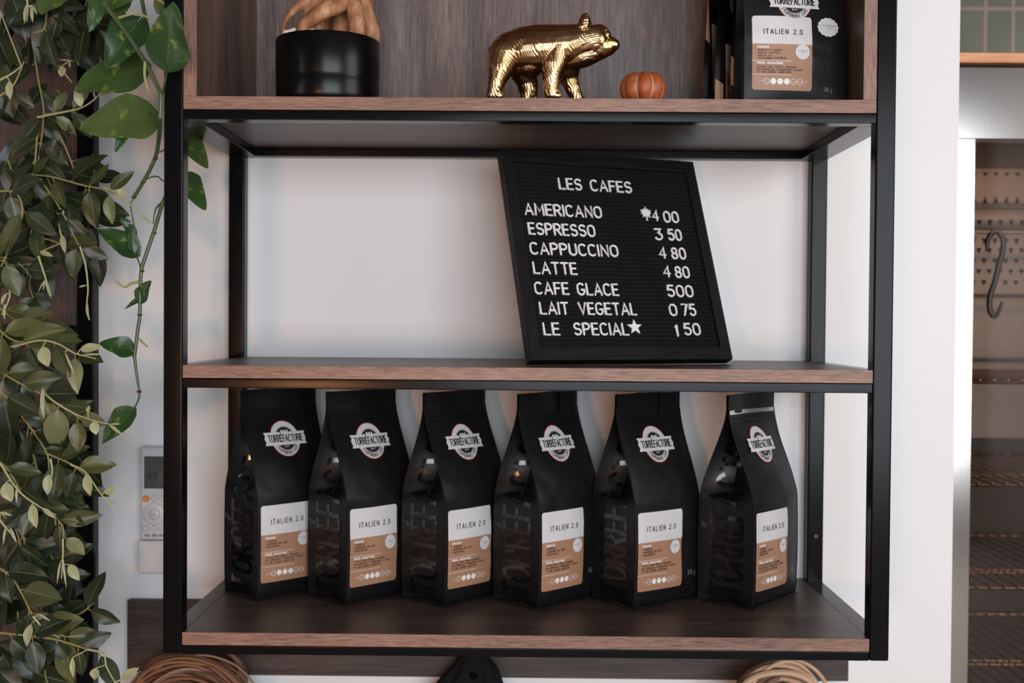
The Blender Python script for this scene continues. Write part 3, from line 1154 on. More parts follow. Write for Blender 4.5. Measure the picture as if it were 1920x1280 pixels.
# ------------------------------------------------------------------ potted ginseng ficus
PY = .105
pc = Vector((-.2927, PY, ZU1 + .0006))
pf = thing('potted_ficus', 'swollen brown ficus roots in a round black glazed pot on the upper shelf', 'potted plant', pc)
bm = bmesh.new()
R = .0755
hp = .0985
add_lathe(bm, [(0, 0), (R * .90, 0), (R * .955, .004), (R * .985, .014), (R * .995, .036), (R * .985, .0395), (R * .995, .043), (R, .06), (R, hp - .002), (R - .001, hp), (R - .004, hp), (R - .0055, hp - .003), (R - .006, hp - .025), (0, hp - .025)], 72)
obj('pot', bm, M['pot'], pf, 40)
bm = bmesh.new()
add_lathe(bm, [(R - .0065, hp - .0245), (R - .0065, hp - .012), (R * .5, hp - .009), (0, hp - .008)], 40)
obj('soil', bm, M['soil'], pf)
bm = bmesh.new()
rng = random.Random(9)
for k in range(60):
    a_ = rng.uniform(0, 2 * PI)
    rr_ = R * .85 * math.sqrt(rng.random())
    add_ball(bm, (rr_ * math.cos(a_), rr_ * math.sin(a_), hp - .006 + rng.uniform(-.002, .006)), rng.uniform(.003, .0055), 8, 6, (1.2, 1, .8))
for px_, pz_ in ((-.045, .004), (-.040, .006), (-.051, .003), (-.022, .006), (-.016, .005), (-.028, .004)):
    add_ball(bm, (px_, -.045, hp + pz_), .0055, 8, 6, (1.2, 1, .7))
pb = obj('pebbles', bm, M['pebble'], pf)


def root_tube(u_pts, name='root'):
    """u_pts: (photo x, photo y, depth, radius in photo px)."""
    pts, rad = [], []
    for u, v, Y, rpx in u_pts:
        pts.append(at(u, v, Y) - pc)
        rad.append(rpx * (Y - CAM_LOC.y) / FPX)
    P4 = [Vector((p.x, p.y, p.z)) for p in pts]
    sp = spline(P4, 7)
    rs = spline([Vector((r_, 0, 0)) for r_ in rad], 7)
    bm = bmesh.new()
    add_tube(bm, sp, [r_.x for r_ in rs], 16)
    for v_ in bm.verts:
        n_ = noise.noise(v_.co * 55) * .0012 + noise.noise(v_.co * 170) * .0004
        v_.co += Vector((v_.co.x, v_.co.y, 0)).normalized() * n_
    return obj(name, bm, M['root'], pf, 80)


root_tube([(598, 92, .105, 19), (594, 55, .10, 21), (592, 18, .10, 22), (600, -30, .11, 27), (610, -80, .11, 30)], 'root')
root_tube([(552, 88, .07, 15), (573, 48, .06, 14), (598, 26, .055, 15), (632, 8, .07, 18), (660, -12, .10, 20), (665, -60, .105, 22)], 'root')
root_tube([(640, 90, .13, 21), (640, 40, .13, 19), (652, 0, .12, 20), (655, -50, .115, 24)], 'root')
root_tube([(666, 88, .085, 13), (670, 50, .075, 16), (664, 18, .075, 15), (655, -10, .09, 16), (650, -50, .10, 18)], 'root')
root_tube([(698, 98, .115, 11), (696, 60, .105, 16), (682, 18, .105, 17), (672, -25, .11, 19), (665, -70, .115, 22)], 'root')
root_tube([(530, 98, .10, 4), (530, 60, .095, 4.2), (540, 32, .09, 5), (560, 12, .09, 9), (582, 0, .095, 13), (600, -40, .105, 16)], 'root')
root_tube([(622, 100, .16, 14), (626, 50, .15, 13), (640, 0, .14, 14), (645, -40, .13, 16)], 'root')
root_tube([(630, -60, .11, 36), (638, -95, .11, 32), (640, -135, .11, 24)], 'trunk')

# ------------------------------------------------------------------ gold bear statue
BY = .045
bear_o = at(1031, 183, BY)
bear_o.z = ZU1 + .0006
KB = .000168


def bear_body():
    bm = bmesh.new()

    def ball(zx, zy, r_, y=0.0, sc=(1, 1, 1)):
        m_ = Matrix.Translation(((zx - 600) * KB, y, (845 - zy) * KB + .004)) @ Matrix.Diagonal((r_ * KB * sc[0], r_ * KB * sc[1], r_ * KB * sc[2], 1))
        bmesh.ops.create_icosphere(bm, subdivisions=3, radius=1, matrix=m_)

    def limb(pts, y):
        for a_, b_ in zip(pts, pts[1:]):
            n_ = 7
            for k in range(n_ + 1):
                t_ = k / n_
                ya = a_[3] if len(a_) > 3 else y
                yb = b_[3] if len(b_) > 3 else y
                ball(a_[0] + (b_[0] - a_[0]) * t_, a_[1] + (b_[1] - a_[1]) * t_, a_[2] + (b_[2] - a_[2]) * t_, ya + (yb - ya) * t_)
    limb([(268, 445, 170), (380, 425, 192), (490, 415, 202), (620, 408, 198), (700, 395, 186), (800, 366, 160), (900, 350, 142)], 0)
    ball(960, 348, 138)
    ball(1000, 308, 104)
    ball(1052, 306, 50, -.007)
    ball(1052, 306, 50, .007)
    limb([(1000, 395, 110), (1060, 392, 84)], 0)
    limb([(1050, 372, 88), (1105, 374, 64), (1128, 376, 52)], 0)
    limb([(1040, 420, 62), (1090, 425, 42), (1112, 422, 32)], 0)
    limb([(740, 490, 115), (880, 462, 104), (980, 432, 86)], 0)
    ball(430, 530, 130)
    ball(330, 540, 110)
    # ears
    for y_, ox in ((-.0150, 0), (.0150, 26)):
        limb([(866 + ox, 255, 54), (880 + ox, 205, 50), (886 + ox, 172, 36)], y_)
    # legs
    limb([(650, 430, 128, -.011), (628, 560, 102, -.016), (612, 680, 78, -.018), (606, 770, 68, -.018), (612, 812, 62, -.018)], 0)
    limb([(612, 815, 56, -.019), (655, 824, 42, -.020)], 0)
    limb([(750, 520, 115, .007), (755, 620, 82, .013), (788, 715, 64, .014), (824, 790, 56, .014), (832, 818, 54, .014), (862, 826, 40, .014)], 0)
    limb([(232, 470, 146, -.009), (190, 600, 104, -.015), (162, 700, 74, -.018), (142, 785, 62, -.018), (132, 815, 58, -.018), (175, 826, 42, -.019)], 0)
    limb([(370, 550, 128, .009), (408, 660, 94, .014), (425, 760, 76, .015), (412, 812, 66, .015), (455, 826, 46, .015)], 0)
    ball(112, 425, 34, 0)
    me = bpy.data.meshes.new('bear_build')
    bm.to_mesh(me)
    bm.free()
    o = bpy.data.objects.new('bear_build', me)
    COL.objects.link(o)
    md = o.modifiers.new('r', 'REMESH')
    md.mode = 'VOXEL'
    md.voxel_size = .00075
    sm = o.modifiers.new('s', 'SMOOTH')
    sm.iterations = 7
    sm.factor = .5
    dg = bpy.context.evaluated_depsgraph_get()
    out = bpy.data.meshes.new_from_object(o.evaluated_get(dg))
    bpy.data.objects.remove(o)
    bpy.data.meshes.remove(me)
    bm = bmesh.new()
    bm.from_mesh(out)
    bpy.data.meshes.remove(out)
    bm.normal_update()
    # carved fur: wavy grooves running down the flanks, along the head
    mv = []
    for v in bm.verts:
        x, y, z = v.co
        zx = x / KB + 600
        head = sstep((zx - 820) / 90)
        wv = noise.noise(Vector((x * 60, y * 60, z * 60))) * .006
        slant = .38 * (z - .06)
        ph_body = (x + slant + wv) * PI / .0040
        ph_head = (z * 0.9 - .35 * x + y * .8 + wv * .6) * PI / .0034
        hgt = (1 - head) * abs(math.sin(ph_body)) + head * abs(math.sin(ph_head)) * .75
        gate = .55 + .45 * noise.noise(Vector((x * 120, y * 120, z * 50)))
        face = 1 - .85 * sstep((zx - 985) / 40) * (1 if z > .055 else .6)
        sideways = sstep((1 - abs(v.normal.z)) * 1.6)
        mv.append(v.normal * ((hgt - .6) * .0013 * gate * face * (.35 + .65 * sideways)))
    for v, d in zip(bm.verts, mv):
        v.co += d
        v.co.z = max(v.co.z, 0.0)
    return bm


gb = thing('bear_figurine', 'polished gold bear figurine walking to the right on the upper shelf', 'figurine', bear_o)
obj('body', bear_body(), M['gold'], gb, 180)
bm = bmesh.new()
add_ball(bm, ((1052 - 600) * KB, -.0115, (845 - 272) * KB + .004), .0032, 12, 8, (1, .7, .75))
obj('eye', bm, M['gold'], gb, 180)
bm = bmesh.new()
add_ball(bm, ((1052 - 600) * KB, .0115, (845 - 272) * KB + .004), .0032, 12, 8, (1, .7, .75))
obj('eye', bm, M['gold'], gb, 180)
bm = bmesh.new()
add_ball(bm, ((1148 - 600) * KB, 0, (845 - 352) * KB + .004), .0050, 14, 10, (.8, 1.1, .8))
obj('nose', bm, M['gold'], gb, 180)

# ------------------------------------------------------------------ little pumpkin
bm = bmesh.new()
gl = bm.verts.layers.float.new('groove')
NL, nth, nph = 8, 96, 28
gr = []
for j in range(nph + 1):
    ph = -PI / 2 + PI * j / nph
    row = []
    for i in range(nth):
        th = 2 * PI * i / nth + .18
        g_ = abs(math.cos(th * NL / 2))
        lob = 1 - .16 * (1 - g_ ** .5)
        cr = max(math.cos(ph), 0) ** .75
        dip = .35 * math.exp(-(cr / .42) ** 2)
        r_ = .0322 * cr * lob
        z_ = .0255 * math.sin(ph) * (1 - dip) * (.86 + .14 * g_)
        v = bm.verts.new((r_ * math.cos(th), r_ * math.sin(th), z_ + .0172))
        v[gl] = max(0, 1 - g_ / .30) ** 1.3
        row.append(v)
    gr.append(row)
for a_, b_ in zip(gr, gr[1:]):
    for k in range(nth):
        bm.faces.new((a_[k], a_[(k + 1) % nth], b_[(k + 1) % nth], b_[k]))
bmesh.ops.remove_doubles(bm, verts=bm.verts, dist=1e-5)
zmin = min(v.co.z for v in bm.verts)
for v in bm.verts:
    v.co.z -= zmin
pk = at(1205, 184, .045)
pm = thing('pumpkin', 'small orange decorative pumpkin with whitish grooves beside the gold bear', 'pumpkin', (pk.x, .045, ZU1 + .0006))
obj('gourd', bm, M['gourd'], pm, 80)
bm = bmesh.new()
add_tube(bm, [(0, 0, .018), (.0005, 0, .028), (.002, .001, .0305)], [.004, .0026, .0022], 8)
obj('stem', bm, M['cord_dark'], pm)

# ------------------------------------------------------------------ coat plank with what hangs from it
pr = thing('peg_rail', 'dark walnut plank fixed to the white wall below the shelves', 'peg rail')
obj('board', box_bm((-.672, .353, -.539), (.5475, D - .0005, -.414), .001, 1), M['plank'], pr)
for u in (355, 890, 1462):
    p = at(u, 1262, .33)
    bm = bmesh.new()
    add_tube(bm, [(p.x, .354, p.z), (p.x, .300, p.z + .003), (p.x, .292, p.z + .010)], [.006, .006, .007], 12)
    obj('peg', bm, M['black'], pr)


def coil(name, label, cen, R0, R1, n, r0, mats, seed, yspread, flat=1.0):
    rng = random.Random(seed)
    root = thing(name, label, 'cord', cen)
    bms = [bmesh.new(), bmesh.new()]
    for k in range(n):
        R_ = R0 + (R1 - R0) * (k + rng.random()) / n
        ax = Vector((rng.gauss(0, .16), -1, rng.gauss(0, .12))).normalized()
        s_, t_ = frame_axes(ax)
        yo = rng.uniform(-yspread, yspread)
        off = Vector((rng.gauss(0, .006), yo, rng.gauss(0, .004)))
        ph = rng.uniform(0, 6)
        wob = rng.uniform(.0, .007)
        pts = [off + s_ * (R_ * math.cos(a_) + wob * math.sin(2 * a_ + ph)) + t_ * (R_ * flat * math.sin(a_) + wob * math.cos(3 * a_ + ph))
               + Vector((0, .006 * math.sin(2 * a_ + ph * 2), 0)) for a_ in (2 * PI * q / 56 for q in range(57))]
        add_tube(bms[0 if rng.random() < .68 else 1], pts, r0 * rng.uniform(.7, 1.25), 7, cap=False)
    obj('strands', bms[0], M[mats[0]], root)
    sd = obj('dark_strands', bms[1], M[mats[1]], root)
    sd['label'] = 'darker strands among the coil'
    return root


c_ = at(350, 1352, .27)
coil('cord_coil', 'big coil of brown cord hanging below the left end of the shelving unit', c_, .040, .109, 64, .0024, ('cord', 'cord_dark'), 3, .024)
c_ = at(1462, 1330, .27)
coil('cord_coil', 'tan coil of thick cord hanging below the right end of the shelving unit', c_, .028, .079, 30, .0042, ('tan', 'tan_dark'), 8, .022)
# end strap beside the left coil
bm = bmesh.new()
pts = [at(432, 1222, .30), at(447, 1235, .30), at(456, 1262, .30), at(458, 1300, .30), at(455, 1350, .30)]
pts = [p for p in spline(pts, 5)]
prev = None
for p in pts:
    q = [bm.verts.new(p + Vector(o)) for o in ((-.005, -.008, 0), (.005, -.008, 0), (.005, .008, 0), (-.005, .008, 0))]
    if prev:
        for k in range(4):
            bm.faces.new((prev[k], prev[(k + 1) % 4], q[(k + 1) % 4], q[k]))
    prev = q
tag(obj('strap', bm, M['cord_dark']), 'flat brown strap hanging beside the big brown cord coil', 'strap')

bm = bmesh.new()
top = at(895, 1232, .30)
nA, nH = 72, 16
rows = []
for j in range(nH + 1):
    h = j / nH * .24
    cx_ = -.006 + .0 * h
    wl = .022 + .055 * sstep(h / .10) * (1 + h)
    wr = .034 - .012 * math.exp(-((h - .016) / .010) ** 2) + .035 * sstep(h / .16)
    dep = .020 + .012 * h / .24
    row = []
    for i in range(nA):
        a_ = 2 * PI * i / nA
        pl_ = 1 + .10 * math.sin(a_ * 9 + 3 * h * 8) * sstep(h / .05)
        rx = (wr if math.cos(a_) > 0 else wl) * pl_
        row.append(bm.verts.new((top.x + cx_ + rx * math.cos(a_), .315 + dep * pl_ * math.sin(a_), top.z + .012 - h)))
    rows.append(row)
for a_, b_ in zip(rows, rows[1:]):
    for k in range(nA):
        bm.faces.new((b_[k], b_[(k + 1) % nA], a_[(k + 1) % nA], a_[k]))
bm.faces.new(rows[0])
tag(obj('hanging_cloth', bm, M['cloth'], None, 60), 'black cloth gathered and hanging below the middle of the shelving unit', 'cloth')

# ------------------------------------------------------------------ remote control on the wall
ry = .346
rc = thing('remote_control', 'white air conditioner remote in a wall holder, half hidden by the left post', 'remote')
a_, b_ = at(263, 838, ry), at(263, 1012, ry)
obj('case', box_bm((a_.x, ry, b_.z), (a_.x + .052, D - .004, a_.z), .004, 3), M['remote'], rc)
a2, b2 = at(270.4, 855, ry), at(270.4, 915.5, ry)
scr = obj('screen', box_bm((a2.x, ry - .0006, b2.z), (a2.x + .041, ry + .001, a2.z)), M['screen'], rc)
bm = bmesh.new()
fm = lambda x, y, off: Vector((x, ry - .0006 - off, y))
dg0 = at(279, 897, ry)
ribbon(bm, text_lines('68', dg0.x, dg0.x + .0145, dg0.z, .0125, .34), .0014, fm, .0004)
obj('digits', bm, M['lcd_ink'], scr)


def button(u, v, rpx, m_, glyph=None, name='button', lift=0.0):
    c = at(u, v, ry)
    bm = bmesh.new()
    r_ = rpx * .000893
    add_lathe(bm, [(0, .0016), (r_ * .85, .0016), (r_, .0009), (r_, 0)], 24)
    o = obj(name, bm, M[m_], rc, loc=(c.x, ry - lift, c.z), rot=(PI / 2, 0, 0))
    bm = bmesh.new()
    f2 = lambda x, y, off: Vector((x, y, off))
    ring(bm, 0, 0, r_ * 1.06, .0006, f2, .0004)
    if glyph:
        ribbon(bm, text_lines(glyph, -r_ * .5, r_ * .5, -r_ * .28, r_ * .56), .0005, f2, .0018)
    obj('outline', bm, M['remote_grey'], o)
    return o


ob = button(273.8, 934.7, 6, 'orange')
ob['label'] = 'orange power button'
button(289.5, 934, 5.5, 'remote', '-')
button(304.5, 934, 5.5, 'remote', '-')
dp = button(289.5, 963.5, 19.5, 'remote', None, 'direction_pad')
button(289.5, 963.5, 9.5, 'remote', 'OK', 'button', .0015)
button(273, 991, 5.5, 'remote', 'I')
button(289.5, 991, 5.5, 'remote', '-')
button(304.5, 991, 5.5, 'remote', '-')
for u in (276, 289.5, 302):
    c = at(u, 1003.5, ry)
    obj('key', box_bm((c.x - .0045, ry - .001, c.z - .0022), (c.x + .0045, ry + .001, c.z + .0022), .0008, 1), M['remote_grey'], rc)
a3, b3 = at(260, 1000, ry), at(260, 1074, ry)
obj('holder', box_bm((a3.x, ry - .004, b3.z), (a3.x + .056, D - .0005, at(0, 1010, ry).z), .003, 3), M['remote'], rc)

# ------------------------------------------------------------------ plant frame at the left
pfm = thing('plant_frame', 'dark walnut panel in a black steel frame behind the hanging greenery', 'frame')
obj('post', box_bm((-.7555, .344, -.80), (-.7265, D - .0005, .95), .0022, 3), M['black'], pfm)
obj('crossbar', box_bm((-1.35, .3445, .0232), (-.7556, D - .001, .0508), .0015), M['black'], pfm)
obj('crossbar', box_bm((-1.35, .3445, -.80), (-.7556, D - .001, -.772), .0015), M['black'], pfm)
obj('panel', box_bm((-1.35, .362, .0510), (-.7557, D - .001, .94)), M['panel_z'], pfm)
obj('panel', box_bm((-1.35, .362, -.771), (-.7557, D - .001, .0230)), M['panel_z'], pfm)
arm = obj('arm', box_bm((-.750, .16, -.392), (-.732, .3438, -.364), .0015), M['black'], pfm)
obj('bracket', box_bm((-.7345, .333, -.3895), (-.7195, .3438, -.3308), .003, 2), M['black'], pfm)

# ------------------------------------------------------------------ greenery


def add_leaf(bm, uvl, tl, base, tip, nrm, width, kind, tint, fold=.25, curl=.15, twist=0.0):
    base, tip = Vector(base), Vector(tip)
    d = tip - base
    L = d.length
    d.normalize()
    nrm = Vector(nrm)
    nrm = nrm - d * nrm.dot(d)
    if nrm.length < 1e-4:
        nrm = frame_axes(d)[0]
    nrm.normalize()
    s_ = d.cross(nrm)
    ns_ = 16
    cs = (-1, -.66, -.33, 0, .33, .66, 1)
    grid = []
    for i in range(ns_ + 1):
        t = i / ns_
        if kind == 'heart':
            hw = (min(t / .22, 1) ** .55) * ((1 - t) ** .62) * 1.12 if t < 1 else 0
            lobe = -.13 * max(0, 1 - t / .22)
        else:
            hw = math.sin(PI * t ** .82) ** .85 if 0 < t < 1 else 0
            lobe = 0
        hw = max(hw, .012)
        c0 = base + d * (L * t) + nrm * (curl * L * (t - t * t * 1.6))
        row = []
        for c in cs:
            p = c0 + s_ * (c * hw * width / 2) + nrm * (fold * abs(c) * hw * width / 2) + d * (lobe * L * abs(c))
            p += nrm * (.03 * width * math.sin(9 * t + 3 * c + twist) * abs(c))
            v = bm.verts.new(p)
            v[tl] = tint
            row.append((v, (t, .5 + c / 2)))
        grid.append(row)
    for A, B in zip(grid, grid[1:]):
        for k in range(len(cs) - 1):
            q = (A[k], A[k + 1], B[k + 1], B[k])
            f = bm.faces.new([x[0] for x in q])
            for lp, x in zip(f.loops, q):
                lp[uvl].uv = x[1]


def leaf_bm():
    bm = bmesh.new()
    return bm, bm.loops.layers.uv.new('UVMap'), bm.verts.layers.float.new('tint')


def px(w_, Y):
    return w_ * (Y - CAM_LOC.y) / FPX


# pothos vine with large variegated leaves
pv_ = thing('pothos_vine', 'trailing pothos vine with large yellow-splashed green leaves around the left post', 'plant')
bm, uvl, tl = leaf_bm()


def pleaf(b0, t0, w_, Yb, Yt, tint, nrm=(0, -1, .25), fold=.18, curl=.12, kind='heart'):
    add_leaf(bm, uvl, tl, at(b0[0], b0[1], Yb), at(t0[0], t0[1], Yt), nrm, px(w_ * 1.22, (Yb + Yt) / 2), kind, tint, fold, curl, b0[0])


pleaf((314, 122), (323, 4), 84, -.045, -.075, .35, (-.15, -1, .1), .10, .05)
pleaf((258, 42), (198, 126), 70, .02, .0, .25, (.25, -1, .35))
pleaf((268, 128), (138, 166), 92, .06, .04, .75, (.1, -1, .55), .14, .08)
pleaf((284, 216), (148, 240), 92, .03, -.01, .95, (.05, -1, .35), .10, .06)
pleaf((246, 222), (216, 284), 26, .02, .0, .2, (.3, -1, .2))
pleaf((348, 256), (389, 314), 40, .20, .18, .75, (.2, -1, .2), .2, .1)
pleaf((346, 330), (385, 392), 42, .20, .18, .6, (.2, -1, .2), .2, .1)
pleaf((254, 474), (182, 424), 48, .07, .05, .55, (.2, -1, .7), .25, .15)
pleaf((252, 440), (226, 408), 18, .07, .06, .3, (.3, -1, .2))
pleaf((250, 470), (243, 420), 16, .06, .06, .5, (.6, -1, .2))
pleaf((262, 562), (281, 526), 32, .05, .04, .4, (-.3, -1, .2))
pleaf((262, 560), (234, 578), 10, .05, .04, .2)
pleaf((246, 658), (186, 640), 40, .05, .04, .5, (.2, -1, .6), .3, .2)
pleaf((248, 772), (187, 830), 46, .05, .04, .55, (-.3, -1, .3), .25, .12)
pleaf((212, 0), (150, -30), 70, .05, .03, .8)
pleaf((190, 5), (265, -20), 60, .05, .03, .8)
pleaf((233, 20), (205, -8), 50, .06, .05, .9, (.3, -1, .5))
pleaf((300, 20), (342, -30), 40, .02, .02, .9)
pleaf((184, 2), (168, 60), 30, .03, .02, .5, (.8, -1, .2))
pleaf((110, -20), (75, 25), 60, .06, .04, .9)
fol = obj('foliage', bm, M['pothos'], pv_, 180)
bm = bmesh.new()
bn = bmesh.new()
bt = bmesh.new()


def vstem(pts, r0, r1, target=None):
    P3 = spline([at(*p) for p in pts], 6)
    n_ = len(P3)
    add_tube(target if target is not None else bm, P3, [r0 + (r1 - r0) * k / (n_ - 1) for k in range(n_)], 8)


def vnode(u, v, Y, r_=.0036):
    add_ball(bn, at(u, v, Y), r_, 10, 6, (1, 1, .6))


vstem([(195, 5, .0), (204, 18, .0), (232, 55, -.005), (271, 114, -.01), (292, 155, -.012), (301, 180, -.014), (300, 222, -.012)], .0031, .0030)
vstem([(304, 178, -.012), (310, 150, -.03), (315, 118, -.045)], .0017, .0014)
vstem([(300, 222, -.012), (299, 250, .03), (294, 285, .05), (285, 310, .055), (268, 342, .06), (251, 370, .065)], .0030, .0026)
vstem([(300, 222, -.010), (294, 215, .01), (282, 212, .025), (268, 218, .03)], .0012, .001)
vstem([(268, 342, .06), (280, 333, .06), (296, 331, .06), (310, 340, .08), (345, 332, .2)], .0011, .001)
vstem([(297, 285, .05), (306, 282, .08), (346, 258, .2)], .0011, .001)
vstem([(318, 360, .06), (306, 378, .06), (290, 430, .055), (273, 480, .05), (265, 508, .05), (263, 545, .05), (262, 590, .05), (258, 620, .05), (252, 668, .05)], .0030, .0026)
vstem([(252, 668, .05), (256, 700, .05), (261, 735, .05), (259, 750, .05), (250, 768, .05)], .0024, .0011)
vstem([(251, 370, .065), (245, 385, .065), (248, 405, .065), (252, 430, .07), (254, 470, .07)], .0011, .001)
vstem([(264, 505, .05), (260, 490, .06), (252, 474, .07)], .0011, .001)
vstem([(252, 672, .05), (247, 664, .05), (244, 657, .05)], .0011, .001)
vstem([(306, 378, .06), (292, 392, .06), (287, 420, .06)], .002, .0008)
vstem([(262, -30, .04), (268, 10, .04), (275, 45, .03), (292, 110, .02)], .003, .0025)
for u, v, Y in ((200, 14, .0), (272, 115, -.01), (292, 297, .05), (268, 342, .06), (251, 370, .065), (266, 508, .05), (262, 590, .05), (261, 734, .05), (289, 437, .055), (300, 226, -.012)):
    vnode(u, v, Y)
for pts in ([(221, 34, .0), (240, 28, -.005), (258, 24, -.005), (282, 36, -.01)], [(272, 116, -.012), (271, 140, -.015), (276, 165, -.015), (281, 172, -.015)],
            [(261, 528, .05), (245, 532, .045), (233, 538, .04), (216, 527, .04)], [(260, 635, .05), (268, 642, .05), (276, 650, .05)],
            [(288, -8, .02), (305, 5, .02), (318, 12, .02)]):
    vstem(pts, .0021, .0012, bt)
obj('stem', bm, M['vine'], pv_)
nd = obj('stem_node', bn, M['node'], pv_)
nd['label'] = 'reddish joints along the stem'
td = obj('aerial_root', bt, M['tendril'], pv_)
td['label'] = 'pale yellow aerial roots'

# fabric-leaved garlands


def garland(label, stems, sprigs, fill, seed, root_at):
    rng = random.Random(seed)
    root = thing('greenery_garland', label, 'plant')
    bm, uvl, tl = leaf_bm()
    runs = []

    def lf(p, dirpx, Lpx, wpx, Y, tint):
        k = px(1, Y)
        Lpx, wpx = Lpx * 1.42, wpx * 1.42
        dy = rng.uniform(-.45, .35)
        tip = p + Vector((dirpx[0], dy, -dirpx[1])).normalized() * (Lpx * k)
        if tip.y > .30:
            tip.y = .30
        n_ = Vector((rng.uniform(-.55, .55), -1, rng.uniform(-.1, .8)))
        add_leaf(bm, uvl, tl, p, tip, n_, wpx * k, 'ell', tint, rng.uniform(.12, .4), rng.uniform(-.05, .22), rng.uniform(0, 6))
    for st in stems:
        bs = bmesh.new()
        runs.append(bs)
        pts, every, size, t0 = st[0], st[1], st[2], st[3]
        P2 = spline([Vector(p) for p in pts], 8)
        P3 = [at(q.x, q.y, q.z) for q in P2]
        n_ = len(P3)
        add_tube(bs, P3, [.0017 - .0006 * k / n_ for k in range(n_)], 6)
        acc, side, first = every * .5, 1, True
        for a_, b_ in zip(P2, P2[1:]):
            seg = Vector((b_.x - a_.x, b_.y - a_.y))
            acc += seg.length
            if acc >= every:
                acc = 0
                an = math.atan2(seg.y, seg.x)
                fr_ = P2.index(b_) / n_
                for sgn in ((1, -1) if rng.random() < .7 else (side,)):
                    da = an + sgn * math.radians(rng.uniform(28, 80))
                    dv = (math.cos(da), math.sin(da) + .35)
                    L = size * rng.uniform(.72, 1.2)
                    p0 = at(b_.x, b_.y, b_.z)
                    q0 = at(b_.x + dv[0] * 7, b_.y + dv[1] * 7, b_.z - .004)
                    add_tube(bs, [p0, q0], .0009, 5)
                    lf(q0, dv, L, L * rng.uniform(.42, .60), b_.z, min(max(t0 + .25 * fr_ + rng.uniform(-.25, .22), 0), .88))
                side = -side
    for pts, ends in sprigs:
        bp = bmesh.new()
        bl, uvb, tb = leaf_bm()
        P2 = spline([Vector(p) for p in pts], 7)
        P3 = [at(q.x, q.y, q.z) for q in P2]
        n_ = len(P3)
        add_tube(bp, P3, [.0016 - .0009 * k / n_ for k in range(n_)], 6)
        for (u, v), (du, dv), L, wd in ends:
            Y = pts[-1][2]
            p0 = at(u, v, Y)
            near = min(P3, key=lambda q: (q - p0).length)
            if (near - p0).length > .001:
                add_tube(bp, [near, p0], .0008, 5)
            k = px(1, Y)
            tip = p0 + Vector((du, -.2, -dv)).normalized() * (L * k)
            add_leaf(bl, uvb, tb, p0, tip, (rng.uniform(-.3, .3), -1, .3), wd * k, 'ell', 1.0, .2, .08)
        sp = obj('young_sprig', bp, M['pale_stem'], root)
        sp['label'] = 'pale young sprig'
        obj('young_leaves', bl, M['leaf'], sp, 180)
    for u0, v0, u1, v1, Y0, Y1, num, size, t0 in fill:
        for _ in range(int(num * .66)):
            u, v, Y = rng.uniform(u0, u1), rng.uniform(v0, v1), rng.uniform(Y0, Y1)
            an = math.radians(rng.gauss(75, 60))
            L = size * rng.uniform(.7, 1.25)
            p0 = at(u, v, Y)
            lf(p0, (math.cos(an), math.sin(an)), L, L * rng.uniform(.42, .62), Y, min(max(t0 + rng.uniform(-.3, .3), 0), .8))
            if rng.random() > .22:
                continue
            q_ = at(u + rng.uniform(-14, 14), v - rng.uniform(18, 46), Y + .01)
            add_tube(runs[rng.randrange(len(runs))], [q_, (q_ + p0) / 2 + Vector((rng.uniform(-.004, .004), 0, 0)), p0], .0010, 5)
    obj('foliage', bm, M['leaf'], root, 180)
    for bs in runs:
        obj('stem', bs, M['stem'], root)
    return root


